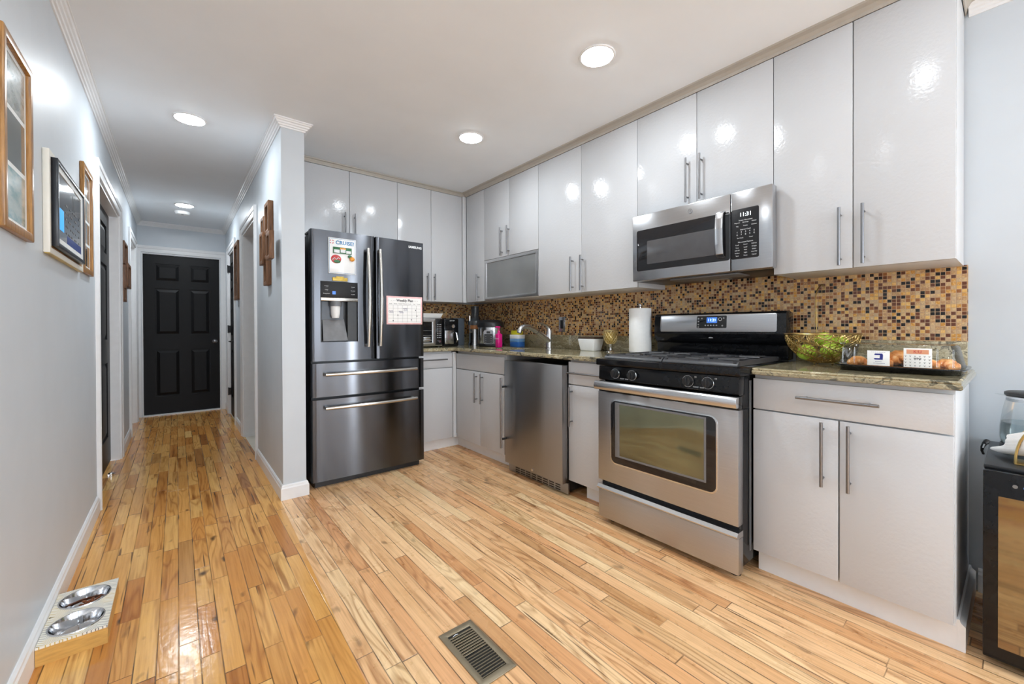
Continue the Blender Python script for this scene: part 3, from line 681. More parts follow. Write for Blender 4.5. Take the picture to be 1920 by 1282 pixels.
# narrow unit between beverage fridge and range
t = thing('base_cabinet', 'narrow white base cabinet squeezed between the small steel fridge and the stove', 'base cabinet', (2.0, 1.7, 0), 'white base cabinets')
carcass(t, BF + 0.0195, 2.56, 1.528, 1.862, 0.10, BT)
slab(t, 'x-', BF, 1.528, 1.864, 0.731, 0.878, ('y', 0.807, 1.57, 1.848), 'drawer')
slab(t, 'x-', BF, 1.528, 1.864, 0.10, 0.728, ('z', 1.830, 0.462, 0.716))
obj('toe_kick', MB().box(2.05, 2.065, 1.52, 1.765, 0, 0.105), M['trim'], t)
# sink unit
t = thing('base_cabinet', 'white two-door sink base cabinet under the tap', 'base cabinet', (2.0, 2.9, 0), 'white base cabinets')
carcass(t, BF + 0.0195, 2.06, 2.545, 3.262, 0.10, BT); obj('side_panel', MB().box(2.06, 2.56, 2.545, 2.563, 0.1, 0.88), M['cab_edge'], t)
slab(t, 'x-', BF, 2.545, 3.262, 0.731, 0.868, None, 'false_drawer')
slab(t, 'x-', BF, 2.878, 3.262, 0.10, 0.727, ('z', 2.922, 0.464, 0.714)); slab(t, 'x-', BF, 2.545, 2.876, 0.10, 0.727, ('z', 2.836, 0.464, 0.714))
obj('toe_kick', MB().box(2.05, 2.065, 2.485, 3.42, 0, 0.10), M['trim'], t)
# unit beside the fridge
BY = 3.275
t = thing('base_cabinet', 'white base cabinet with a drawer and one door beside the dark fridge', 'base cabinet', (1.78, BY, 0), 'white base cabinets')
carcass(t, 1.56, 1.955, BY + 0.0195, 3.83, 0.10, BT)
slab(t, 'y-', BY, 1.56, 1.952, 0.742, 0.872, ('x', 0.818, 1.63, 1.885), 'drawer'); slab(t, 'y-', BY, 1.56, 1.952, 0.10, 0.739)
obj('filler', MB().box(1.9535, 1.984, BY - 0.0125, BY + 0.03, 0.10, 0.88), M['cab_edge'], t)
obj('toe_kick', MB().box(1.55, 2.049, 3.34, 3.355, 0, 0.10), M['trim'], t)

# ------------------------------------------------------------------ worktops
def ctop(parent, boxes, name='slab'):
    m = MB()
    for b in boxes: m.box(*b)
    return obj(name, m, M['granite'], parent, angle=50)
EDGE = [(-0.001, 0.89), (0.006, 0.89), (0.012, 0.894), (0.012, 0.905), (0.008, 0.909), (0.009, 0.914), (0.004, 0.919), (-0.001, 0.92)]
t = thing('countertop', 'granite countertop piece carrying the fruit bowl and pastry tray', 'countertop', (2.26, 0.43, 0.89))
ctop(t, [(1.967, 2.578, 0.129, 0.744, 0.89, 0.92)])
obj('edge', MB().sweep([(1.967, 0.744), (1.967, 0.129), (2.578, 0.129)], EDGE, 1), M['granite'], t)
obj('splashback', MB().box(2.558, 2.5785, 0.140, 0.755, 0.9201, 1.034, 0.002), M['granite'], t)
t = thing('countertop', 'L-shaped granite countertop with the sink and tap', 'countertop', (2.26, 2.6, 0.89))
SX0, SX1, SY0, SY1 = 2.085, 2.37, 2.585, 3.04
ctop(t, [(1.967, 2.578, 1.524, SY0, 0.89, 0.92), (1.967, SX0, SY0, SY1, 0.89, 0.92), (SX1, 2.578, SY0, SY1, 0.89, 0.92), (1.967, 2.578, SY1, 3.848, 0.89, 0.92), (1.545, 1.967, 3.262, 3.848, 0.89, 0.92)])
obj('edge', MB().sweep([(1.545, 3.262), (1.967, 3.262), (1.967, 1.524)], EDGE, 1), M['granite'], t)
obj('splashback', MB().box(2.558, 2.5785, 1.515, 3.848, 0.9201, 1.034, 0.002).box(1.545, 2.558, 3.828, 3.8485, 0.9201, 1.034, 0.002), M['granite'], t)
s = thing('sink', 'undermount steel sink let into the granite by the tap', 'sink', (2.22, 2.7, 0.70))
m = MB().frame('z', 0.875, 0.889, (SX0 - 0.004, SX1 + 0.02, SY0 - 0.02, SY1 + 0.02), (SX0, SX1, SY0, SY1))
m.frame('z', 0.70, 0.876, (SX0 - 0.003, SX1 + 0.003, SY0 - 0.003, SY1 + 0.003), (SX0, SX1, SY0, SY1)).box(SX0 - 0.003, SX1 + 0.003, SY0 - 0.003, SY1 + 0.003, 0.695, 0.70)
obj('basin', m, M['bright_steel'], s)
obj('drain', MB().lathe((2.22, 2.7, 0.70), [(0.045, 0.001), (0.045, 0.004), (0.03, 0.003), (0, 0.002)], 24), M['chrome'], s)
f = thing('faucet', 'brushed steel pull-out kitchen tap behind the sink', 'faucet', (2.43, 2.5, 0.92))
FX, FY = 2.43, 2.5
obj('body', MB().lathe((FX, FY, 0.92), [(0.0, 0), (0.032, 0), (0.032, 0.006), (0.026, 0.012), (0.0245, 0.05), (0.024, 0.10), (0.025, 0.138), (0.0, 0.14)], 24), M['bright_steel'], f)
obj('spout', MB().tube([(FX, FY, 0.985), (FX - 0.05, FY, 1.015), (FX - 0.11, FY, 1.05), (FX - 0.18, FY, 1.086), (FX - 0.235, FY, 1.105), (FX - 0.275, FY, 1.107), (FX - 0.305, FY, 1.098), (FX - 0.323, FY, 1.078), (FX - 0.33, FY, 1.058)], [0.024, 0.023, 0.021, 0.020, 0.020, 0.020, 0.0195, 0.0195, 0.0195], 16), M['bright_steel'], f)
obj('spout_joint', MB().tube([(FX - 0.138, FY, 1.0647), (FX - 0.141, FY, 1.0663)], 0.0213, 16), M['black_plastic'], f)
obj('lever', MB().tube([(FX, FY, 1.058), (FX, FY, 1.078), (FX - 0.01, FY, 1.098), (FX - 0.035, FY, 1.118), (FX - 0.08, FY, 1.133), (FX - 0.13, FY, 1.138)], [0.024, 0.022, 0.016, 0.011, 0.008, 0.005], 14), M['bright_steel'], f)

# ------------------------------------------------------------------ fridge
fr = thing('refrigerator', 'tall dark steel french door refrigerator with an ice dispenser', 'refrigerator', (1.12, 3.4, 0))
obj('body', MB().box(0.712, 1.528, 3.085, 3.80, 0.03, 1.758, 0.006).box(0.705, 0.80, 3.05, 3.20, 1.758, 1.775, 0.004).box(1.44, 1.535, 3.05, 3.20, 1.758, 1.775, 0.004), M['black_plastic'], fr)
obj('base_grille', MB().box(0.73, 1.51, 3.06, 3.10, 0.0, 0.045), M['black_plastic'], fr)
def fy(x): return 3.008 + 0.011 * ((x - 1.12) / 0.417) ** 2
def bowed(x0, x1, z0, z1, hole=None, yb=3.078, n=14):
    t = bmesh.new()
    xs = [x0 + (x1 - x0) * i / n for i in range(n + 1)]; zs = [z0, z1]
    if hole: xs = sorted(set(xs + [hole[0], hole[1]])); zs = sorted(set(zs + [hole[2], hole[3]]))
    V = {}
    def yy(x):
        e = min(x - x0, x1 - x); r = 0.010
        return fy(x) + (r - math.sqrt(max(0, r * r - (r - e) ** 2)) if e < r else 0)
    ex = [x0 + q for q in (0.0012, 0.004, 0.008)] + [x1 - q for q in (0.0012, 0.004, 0.008)]
    xs = sorted(set(xs + ex))
    for i, x in enumerate(xs):
        for k, z in enumerate(zs): V[i, k] = t.verts.new((x, yy(x), z))
    B = {}
    def back(i, k):
        if (i, k) not in B: B[i, k] = t.verts.new((xs[i], yb, zs[k]))
        return B[i, k]
    for i in range(len(xs) - 1):
        for k in range(len(zs) - 1):
            if hole and xs[i] >= hole[0] - 1e-6 and xs[i + 1] <= hole[1] + 1e-6 and zs[k] >= hole[2] - 1e-6 and zs[k + 1] <= hole[3] + 1e-6: continue
            t.faces.new((V[i, k], V[i + 1, k], V[i + 1, k + 1], V[i, k + 1]))
        for k in (0, len(zs) - 1): t.faces.new((V[i, k], V[i + 1, k], back(i + 1, k), back(i, k)))
    for k in range(len(zs) - 1):
        for i in (0, len(xs) - 1): t.faces.new((V[i, k], V[i, k + 1], back(i, k + 1), back(i, k)))
    if hole:
        hi = [i for i, x in enumerate(xs) if hole[0] - 1e-6 <= x <= hole[1] + 1e-6]; hk = [k for k, z in enumerate(zs) if hole[2] - 1e-6 <= z <= hole[3] + 1e-6]
        for a, b2 in zip(hi, hi[1:]):
            for k in (hk[0], hk[-1]): t.faces.new((V[a, k], V[b2, k], back(b2, k), back(a, k)))
        for a, b2 in zip(hk, hk[1:]):
            for i in (hi[0], hi[-1]): t.faces.new((V[i, a], V[i, b2], back(i, b2), back(i, a)))
    bmesh.ops.recalc_face_normals(t, faces=t.faces[:])
    m = MB(); m._add(t); return m
HO = (0.761, 1.011, 1.005, 1.425)
dl = obj('door', bowed(0.703, 1.1355, 0.874, 1.776, HO), M['dark_steel'], fr, angle=40)
dr = obj('door', bowed(1.1435, 1.537, 0.874, 1.776), M['dark_steel'], fr, angle=40)
w1 = obj('drawer', bowed(0.703, 1.537, 0.627, 0.858), M['dark_steel'], fr, angle=40)
w2 = obj('drawer', bowed(0.703, 1.537, 0.048, 0.608), M['dark_steel'], fr, angle=40)
def bow_v(x, z0, z1):
    n = 14; pts = []
    for i in range(n + 1):
        s_ = i / n; pts.append((x, fy(x) - 0.030 - 0.026 * math.sin(math.pi * s_), z0 + (z1 - z0) * s_))
    m = MB().tube(pts, 0.0125, 12)
    for z in (z0 + 0.012, z1 - 0.012): m.cyl((x, fy(x) + 0.004, z), (x, fy(x) - 0.034, z), 0.011, seg=12)
    return m
def bow_h(x0, x1, z):
    n = 16; pts = []
    for i in range(n + 1):
        s_ = i / n; x = x0 + (x1 - x0) * s_; pts.append((x, 2.978 - 0.022 * math.sin(math.pi * s_), z))
    m = MB().tube(pts, 0.0125, 12)
    for x in (x0 + 0.014, x1 - 0.014): m.cyl((x, fy(x) + 0.004, z), (x, 2.976, z), 0.011, seg=12)
    return m
obj('handle', bow_v(1.078, 0.966, 1.677), M['handle_bright'], dl); obj('handle', bow_v(1.166, 0.968, 1.680), M['handle_bright'], dr)
obj('handle', bow_h(0.782, 1.455, 0.783), M['handle_bright'], w1); obj('handle', bow_h(0.782, 1.455, 0.553), M['handle_bright'], w2)
dp = obj('dispenser', MB().box(0.762, 1.010, fy(0.88) - 0.001, 3.03, 1.313, 1.424, 0.002), M['keypad'], dl)
obj('dispenser_strip', MB().box(0.762, 1.010, 3.006, 3.03, 1.290, 1.312, 0.002), M['handle_bright'], dp)
obj('dispenser_bay', MB().box(0.762, 1.010, 3.066, 3.07, 1.006, 1.29).box(0.762, 0.768, 3.02, 3.068, 1.006, 1.29).box(0.945, 1.010, 3.024, 3.068, 1.006, 1.29), M['black_plastic'], dp)
obj('paddle', MB().prism([(0.785, 3.064, 1.165), (0.930, 3.064, 1.165), (0.945, 3.020, 1.012), (0.780, 3.020, 1.012)], (0, 0.004, 0)), M['grey_plastic'], dp)
obj('back_plate', MB().box(0.780, 0.925, 3.060, 3.066, 1.16, 1.288), M['slate'], dp)
obj('spout', MB().lathe((0.866, 3.042, 1.17), [(0, 0), (0.024, 0.002), (0.030, 0.03), (0.033, 0.085), (0, 0.086)], 20), M['ceramic'], dp)
obj('spout_cap', MB().lathe((0.866, 3.042, 1.255), [(0, 0), (0.042, 0), (0.040, 0.035), (0, 0.036)], 20), M['grey_plastic'], dp)
m = MB()
yt = fy(0.88) - 0.0012
for x, z, a in ((0.800, 1.392, 'Freezer'), (0.800, 1.366, 'Fridge'), (0.800, 1.340, 'Energy Saver'), (0.978, 1.392, 'Cubed'), (0.978, 1.366, 'Crushed'), (0.978, 1.340, 'Ice Off')):
    m.text(a, (x, yt, z), RY, UY, 0.0085); 
    if z > 1.345: m.text('. . . . .', (x, yt, z - 0.008), RY, UY, 0.008)
obj('panel_print', m, M['print_white'], dp, smooth=False)
obj('indicator', MB().box(0.838, 0.860, yt - 0.0004, yt + 0.001, 1.336, 1.358), M['led_blue'], dp)
obj('lettering', MB().text('SAMSUNG', (1.462, fy(1.462) - 0.0012, 1.733), (1, 0.0434, 0), UY, 0.025, 0.0012, weight=0.03), M['print_white'], dr, smooth=False)

wb = thing('whiteboard', 'small magnetic whiteboard reading CRUISE on the fridge door', 'whiteboard', (0.905, 3.0, 1.48))
YW = fy(0.811) - 0.0085
obj('board', MB().box(0.812, 0.999, YW, YW + 0.0035, 1.481, 1.729, 0.001), M['ceramic'], wb)
obj('border', MB().frame('y', YW - 0.0004, YW, (0.817, 0.994, 1.486, 1.724), (0.819, 0.992, 1.488, 1.722)), M['print_blue'], wb)
obj('lettering', MB().text('CRUISE!', (0.923, YW - 0.0002, 1.697), RY, UY, 0.036, stretch=1.0, weight=0.03), M['print_blue'], wb, smooth=False)
m = MB()
for k in range(4):
    a0 = math.radians(k * 90 + 22); pts = [(0.834 + r * math.cos(a0 + q), YW - 0.0003, 1.700 + r * math.sin(a0 + q)) for r, qs in ((0.015, (0, 0.4, 0.8)), (0.0095, (0.8, 0.4, 0))) for q in qs]
    m.prism(pts, (0, 0.0004, 0))
obj('life_ring_mark', m, M['print_red'], wb, smooth=False)
def magnet(name, label, parts, loc):
    t = thing(name, label, 'fridge magnet', loc)
    for nm, mbx, mt in parts: obj(nm, mbx, mt, t)
ym = YW - 0.0001
magnet('fridge_magnet', 'green scenic strip magnet on the small whiteboard', [('plate', MB().box(0.842, 0.968, ym - 0.005, ym, 1.622, 1.666, 0.001), M['green_magnet']),
    ('figures', MB().box(0.848, 0.885, ym - 0.0065, ym - 0.005, 1.626, 1.648).box(0.892, 0.925, ym - 0.0065, ym - 0.005, 1.630, 1.652).box(0.93, 0.962, ym - 0.0065, ym - 0.005, 1.626, 1.645), M['print_white']),
    ('banner', MB().prism([(0.885, ym - 0.0065, 1.652), (0.93, ym - 0.0065, 1.652), (0.924, ym - 0.0065, 1.662), (0.892, ym - 0.0065, 1.662)], (0, 0.0014, 0)), M['orange_magnet'])], (0.905, 3.0, 1.64))
magnet('fridge_magnet', 'round red and green lettered magnet on the small whiteboard', [('disc', MB().ell((0.862, ym - 0.003, 1.582), (0.034, 0.003, 0.030)), M['red_magnet']),
    ('leaf', MB().ell((0.868, ym - 0.0045, 1.566), (0.024, 0.003, 0.012)), M['green_magnet']),
    ('script_band', MB().tube([(0.835, ym - 0.007, 1.575), (0.85, ym - 0.0075, 1.590), (0.862, ym - 0.0075, 1.578), (0.875, ym - 0.0075, 1.592), (0.888, ym - 0.007, 1.583)], 0.003, 8), M['print_white'])], (0.862, 3.0, 1.58))
magnet('fridge_magnet', 'orange fruit shaped magnet at the whiteboard edge', [('fruit', MB().ell((0.970, ym - 0.006, 1.590), (0.018, 0.006, 0.016)), M['orange_magnet']),
    ('leaf', MB().ell((0.955, ym - 0.005, 1.606), (0.014, 0.004, 0.010)), M['green_magnet'])], (0.97, 3.0, 1.59))
magnet('fridge_magnet', 'gold plate magnet above the dispenser panel', [('plate', MB().box(0.838, 0.940, fy(0.84) - 0.009, fy(0.84) - 0.004, 1.430, 1.455, 0.002).box(0.862, 0.915, fy(0.84) - 0.009, fy(0.84) - 0.004, 1.452, 1.462, 0.002), M['gold_magnet'])], (0.89, 3.0, 1.43))
cl = thing('weekly_planner', 'white weekly plan sheet with a pink border on the fridge door', 'planner', (1.37, 3.0, 1.13))
YC = fy(1.517) - 0.0125
obj('sheet', MB().box(1.223, 1.517, YC, YC + 0.002, 1.128, 1.343, 0.0005), M['pink_paper'], cl)
obj('page', MB().box(1.235, 1.505, YC - 0.0005, YC + 0.001, 1.140, 1.331, 0.0), M['paper'], cl)
obj('heading', MB().text('Weekly Plan', (1.370, YC - 0.0009, 1.311), RY, UY, 0.027, weight=0.02), M['print_black'], cl, smooth=False)
m = MB()
for k in range(1, 7): m.box(1.237 + 0.0381 * k - 0.0006, 1.237 + 0.0381 * k + 0.0006, YC - 0.0008, YC - 0.0004, 1.145, 1.275)
for k in range(6): m.box(1.237, 1.503, YC - 0.0008, YC - 0.0004, 1.150 + 0.025 * k - 0.0005, 1.150 + 0.025 * k + 0.0005)
obj('grid', m, M['print_grey'], cl, smooth=False)
m = MB()
for k, dname in enumerate(('Sunday', 'Monday', 'Tuesday', 'Wednesday', 'Thursday', 'Friday', 'Saturday')): m.text(dname, (1.256 + 0.0381 * k, YC - 0.0009, 1.286), RY, UY, 0.0085)
for x in (1.262, 1.276, 1.29, 1.448, 1.462, 1.476): m.text('*', (x, YC - 0.0009, 1.308), RY, UY, 0.012)
obj('weekdays', m, M['print_black'], cl, smooth=False)
m = MB()
def scrawl(x, z, n):
    pts = [(x + 0.0045 * i, YC - 0.0012, z + (0.004 if i % 2 else -0.003)) for i in range(n)]; m.tube(pts, 0.0011, 6)
for x, z in ((1.242, 1.230), (1.246, 1.219), (1.320, 1.227), (1.326, 1.217), (1.357, 1.249), (1.360, 1.238)): scrawl(x, z, 8)
obj('handwriting', m, M['ink'], cl, smooth=False)
m = MB()
for x, z in ((1.275, 1.156), (1.313, 1.199), (1.423, 1.163), (1.460, 1.238), (1.471, 1.193)): m.ell((x, YC - 0.0008, z), (0.0042, 0.0008, 0.0042), 10, 6)
obj('dots', m, M['print_black'], cl, smooth=False)

# ------------------------------------------------------------------ gas range
rg = thing('gas_range', 'stainless steel gas range with a black cooktop', 'stove', (2.15, 1.134, 0))
obj('body', MB().box(1.905, 2.50, 0.763, 1.505, 0.05, 0.886, 0.003).box(1.88, 1.91, 0.765, 1.503, 0.21, 0.245), M['black_gloss'], rg)
obj('side_trim', MB().box(1.98, 2.0, 0.760, 0.764, 0.10, 0.86), M['grey_plastic'], rg)
for y in (0.80, 1.46):
    obj('foot', MB().lathe((1.93, y, 0), [(0, 0), (0.022, 0), (0.022, 0.012), (0.010, 0.016), (0.010, 0.052)], 14), M['black_plastic'], rg)
for y in (0.80, 1.46): obj('foot', MB().lathe((2.44, y, 0), [(0, 0), (0.022, 0), (0.022, 0.012), (0.010, 0.016), (0.010, 0.052)], 14), M['black_plastic'], rg)
def rrect(a0, a1, b0, b1, r, n=6):
    P = []
    for cx, cy, s0 in ((a1 - r, b1 - r, 0), (a0 + r, b1 - r, 90), (a0 + r, b0 + r, 180), (a1 - r, b0 + r, 270)):
        for k in range(n + 1):
            an = math.radians(s0 + 90 * k / n); P.append((cx + r * math.cos(an), cy + r * math.sin(an)))
    return P
def rr_plate(x0, x1, a0, a1, b0, b1, r, bev=0.0): return MB().prism([(x0, a, b) for a, b in rrect(a0, a1, b0, b1, r)], (x1 - x0, 0, 0), bev)
od = obj('oven_door', MB().box(1.853, 1.903, 0.757, 1.511, 0.243, 0.742, 0.004), M['steel'], rg)
obj('door_top', MB().box(1.857, 1.903, 0.758, 1.510, 0.742, 0.800, 0.003), M['black_gloss'], od)
obj('window_bezel', rr_plate(1.8495, 1.856, 0.842, 1.424, 0.352, 0.706, 0.036, 0.0015), M['bright_steel'], od)
obj('window_border', rr_plate(1.8475, 1.853, 0.850, 1.417, 0.360, 0.699, 0.030, 0.001), M['black_glass'], od)
obj('window_inner_frame', MB().frame('x', 1.8462, 1.849, (0.893, 1.390, 0.396, 0.692), (0.903, 1.362, 0.406, 0.682), 0.0008), M['grey_plastic'], od)
obj('oven_window', rr_plate(1.8467, 1.850, 0.898, 1.372, 0.400, 0.686, 0.010, 0.0005), M['oven_glass'], od)
m = MB().prism([(1.806, 0.745, 0.758), (1.800, 0.745, 0.770), (1.799, 0.745, 0.782), (1.803, 0.745, 0.796), (1.812, 0.745, 0.804), (1.826, 0.745, 0.804), (1.830, 0.745, 0.796), (1.830, 0.745, 0.764), (1.824, 0.745, 0.757)], (0, 0.755, 0), 0.002)
for y in (0.80, 1.455): m.box(1.826, 1.860, y - 0.015, y + 0.015, 0.766, 0.794, 0.003)
obj('door_handle', m, M['bright_steel'], od)
dw = obj('drawer', MB().box(1.855, 1.903, 0.757, 1.511, 0.034, 0.196, 0.004), M['steel'], rg)
obj('drawer_lip', MB().prism([(1.851, 0.757, 0.190), (1.838, 0.757, 0.200), (1.838, 0.757, 0.205), (1.852, 0.757, 0.218), (1.90, 0.757, 0.218), (1.90, 0.757, 0.190)], (0, 0.754, 0)), M['bright_steel'], dw)
cp = obj('control_panel', MB().prism([(1.868, 0.758, 0.803), (1.858, 0.758, 0.810), (1.862, 0.758, 0.884), (1.92, 0.758, 0.884), (1.92, 0.758, 0.803)], (0, 0.752, 0), 0.002), M['black_gloss'], rg)
for y in (1.392, 1.286, 0.980, 0.887):
    m = MB().cyl((1.862, y, 0.847), (1.851, y, 0.847), 0.027, seg=28).cyl((1.852, y, 0.847), (1.832, y, 0.847), 0.0225, 0.019, seg=28).box(1.826, 1.836, y - 0.005, y + 0.005, 0.828, 0.866, 0.002)
    k = obj('knob', m, M['black_plastic'], cp)
    obj('knob_ring', MB().tube([(1.8505, y + 0.0262 * math.cos(q), 0.847 + 0.0262 * math.sin(q)) for q in [2 * math.pi * i / 24 for i in range(25)]], 0.0012, 6), M['chrome'], k)
for y in (1.339, 0.933): obj('panel_print', MB().text('FRONT  REAR', (1.8583, y, 0.822), RX, UX, 0.0085), M['print_white'], cp, smooth=False)
for y in (0.948, 0.855): obj('panel_print', MB().text('HI', (1.8602, y, 0.868), RX, UX, 0.010), M['print_white'], cp, smooth=False)
ct = obj('cooktop', MB().box(1.846, 2.44, 0.747, 1.521, 0.8875, 0.924, 0.006), M['black_gloss'], rg)
for (y0, y1) in ((0.775, 1.131), (1.137, 1.493)):
    m = MB(); x0, x1, zt = 1.885, 2.40, 0.946
    m.prism([(x0, y0, 0.926), (x0 + 0.004, y0, 0.934), (x0 + 0.026, y0, zt + 0.002), (x0 + 0.034, y0, zt + 0.002), (x0 + 0.034, y0, 0.930)], (0, y1 - y0, 0))
    m.prism([(x1, y0, 0.926), (x1 - 0.004, y0, 0.934), (x1 - 0.022, y0, zt), (x1 - 0.03, y0, zt), (x1 - 0.03, y0, 0.930)], (0, y1 - y0, 0))
    for ye, sg in ((y0, 1), (y1, -1)):
        m.prism([(x0 + 0.01, ye, 0.926), (x0 + 0.01, ye + sg * 0.004, 0.934), (x0 + 0.01, ye + sg * 0.012, zt), (x0 + 0.01, ye + sg * 0.020, zt), (x0 + 0.01, ye + sg * 0.020, 0.930)], (x1 - x0 - 0.02, 0, 0))
    m.box((x0 + x1) / 2 - 0.008, (x0 + x1) / 2 + 0.008, y0 + 0.01, y1 - 0.01, 0.934, zt, 0.002)
    yc = (y0 + y1) / 2
    for xc in (x0 + (x1 - x0) * 0.27, x0 + (x1 - x0) * 0.74):
        for k in range(8):
            an = math.pi * k / 4
            r0, r1 = 0.034, (0.13 if k % 2 == 0 else 0.16)
            pa = (xc + r0 * math.cos(an), yc + r0 * math.sin(an), zt - 0.003); 
            ex = max(x0 + 0.02, min(x1 - 0.02, xc + r1 * math.cos(an))); ey = max(y0 + 0.01, min(y1 - 0.01, yc + r1 * math.sin(an)))
            m.tube([pa, (ex, ey, zt - 0.003)], 0.006, 6)
    obj('grate', m, M['cast_iron'], ct)
for xc in (2.024, 2.266):
    for yc in (0.953, 1.315):
        obj('burner', MB().lathe((xc, yc, 0.924), [(0.052, 0.0), (0.050, 0.006), (0.036, 0.008), (0.036, 0.013), (0.030, 0.016), (0, 0.017)], 24), M['cast_iron'], ct)
bgd = obj('backguard', MB().prism([(2.455, 0.758, 0.925), (2.455, 0.758, 1.002), (2.440, 0.758, 1.012), (2.428, 0.758, 1.035), (2.420, 0.758, 1.060), (2.428, 0.758, 1.170), (2.440, 0.758, 1.182), (2.48, 0.758, 1.184), (2.53, 0.758, 1.17), (2.53, 0.758, 0.925)], (0, 0.752, 0), 0.004), M['black_gloss'], rg)
def slope(z): return 2.420 + (z - 1.060) / 0.11 * 0.008
def bgp(y, z, o): return (slope(z) - o, y, z)
def bg_plate(y0, y1, z0, z1, r, o0, o1):
    P = rrect(y0, y1, z0, z1, r); return MB().prism([bgp(a, b, o1) for a, b in P], (o1 - o0, 0, 0), 0.0008)
obj('steel_fascia', bg_plate(0.800, 1.466, 1.071, 1.172, 0.010, -0.004, 0.003), M['steel_h'], bgd)
ds = obj('clock_panel', bg_plate(1.052, 1.225, 1.093, 1.164, 0.006, 0.0, 0.005), M['black_glass'], bgd)
obj('display', bg_plate(1.105, 1.166, 1.122, 1.156, 0.002, 0.003, 0.0056), M['led_blue'], ds)
obj('digits', MB().text('11:21', bgp(1.135, 1.139, 0.0058), RX, UX, 0.022), M['led_cyan'], ds, smooth=False)
m = MB()
for y, z in ((1.214, 1.151), (1.194, 1.151), (1.214, 1.133), (1.214, 1.115), (1.214, 1.100), (1.172, 1.110), (1.156, 1.110), (1.140, 1.110), (1.124, 1.110), (1.108, 1.110), (1.068, 1.151), (1.075, 1.108)):
    m.text('o', bgp(y, z, 0.0056), RX, UX, 0.016)
m.tube([bgp(1.088 + 0.009 * math.cos(q), 1.144 + 0.009 * math.sin(q), 0.0058) for q in [i * math.pi / 6 for i in range(13)]], 0.001, 6)
obj('panel_print', m, M['print_white'], ds, smooth=False)
obj('badge', MB().ell((2.430, 1.146, 1.036), (0.004, 0.017, 0.007)), M['bright_steel'], bgd)
obj('lettering', MB().text('ACCUBAKE', bgp(1.14, 1.080, 0.0033), RX, UX, 0.009), M['print_grey'], bgd, smooth=False)

# ------------------------------------------------------------------ microwave
mw = thing('microwave', 'stainless over-the-range microwave under the short wall cabinet', 'microwave', (2.4, 1.12, 1.375))
MX = 2.18
obj('body', MB().box(2.232, 2.571, 0.762, 1.512, 1.380, 1.783, 0.004), M['black_plastic'], mw)
md = obj('door', MB().box(MX, 2.232, 0.929, 1.507, 1.380, 1.775, 0.005), M['steel_h'], mw)
obj('door_glass', rr_plate(MX - 0.002, MX + 0.004, 0.931, 1.476, 1.438, 1.683, 0.012, 0.0008), M['black_glass'], md)
obj('window', rr_plate(MX - 0.003, MX + 0.002, 1.005, 1.405, 1.474, 1.612, 0.006, 0.0005), M['mw_glass'], md)
hz = [(1.452, 0.006), (1.470, 0.030), (1.52, 0.036), (1.60, 0.038), (1.65, 0.035), (1.680, 0.028), (1.692, 0.006)]
m = MB().prism([(MX - o, 0.952, z) for z, o in hz] + [(MX - max(0.0, o - 0.010), 0.952, z) for z, o in hz[::-1]], (0, 0.038, 0), 0.002)
obj('handle', m, M['bright_steel'], md)
pn = obj('control_panel', MB().box(MX, 2.232, 0.737, 0.9265, 1.380, 1.775, 0.005), M['steel_h'], mw)
kp = obj('keypad', rr_plate(MX - 0.002, MX + 0.004, 0.796, 0.924, 1.438, 1.686, 0.008, 0.0008), M['keypad'], pn)
XT = MX - 0.0022
obj('digits', MB().text('11:31', (XT, 0.856, 1.655), RX, UX, 0.026), M['led_white'], kp, smooth=False)
m = MB()
def row(z, items, size=0.0075, w_=0.078, c=0.856):
    n = len(items)
    for i, s_ in enumerate(items): m.text(s_, (XT, c + w_ / 2 - w_ * (i / (n - 1) if n > 1 else 0.5), z), RX, UX, size)
row(1.628, ['Sensor Microwave'], 0.0085); row(1.617, ['Popcorn', 'Beverage', 'Reheat']); row(1.600, ['Veg', 'Potato', 'Chicken'])
row(1.582, ['Express Cook'], 0.0085); row(1.570, list('12345'), 0.011); row(1.557, list('67890'), 0.011); row(1.541, ['Set Clock', 'Timer'], 0.0075, 0.05)
row(1.520, ['Microwave Features'], 0.0085)
for z, it in ((1.507, ['Cook', 'Power', 'Defrost']), (1.493, ['Time', 'Level', 'Weight']), (1.480, ['Add 30', 'Melt', 'Soften']), (1.467, ['Surface', 'Light', 'Vent Fan']), (1.453, ['Start', 'Pause', 'Cancel'])): row(z, it)
obj('panel_print', m, M['print_white'], kp, smooth=False)
lg = obj('emblem', MB().cyl((MX + 0.002, 1.140, 1.732), (MX - 0.003, 1.140, 1.732), 0.0135, seg=28), M['bright_steel'], md)
m = MB().tube([(MX - 0.0032, 1.140 + 0.011 * math.cos(q), 1.732 + 0.011 * math.sin(q)) for q in [i * math.pi / 12 for i in range(25)]], 0.0006, 5)
m.text('GE', (MX - 0.0031, 1.140, 1.732), RX, UX, 0.014)
obj('emblem_mark', m, M['print_grey'], lg, smooth=False)
obj('vent_panel', MB().box(2.25, 2.40, 0.92, 1.30, 1.372, 1.381, 0.002), M['grey_plastic'], mw)
obj('lamp_cover', MB().box(2.44, 2.50, 1.05, 1.22, 1.374, 1.381, 0.002), M['frost'], mw)

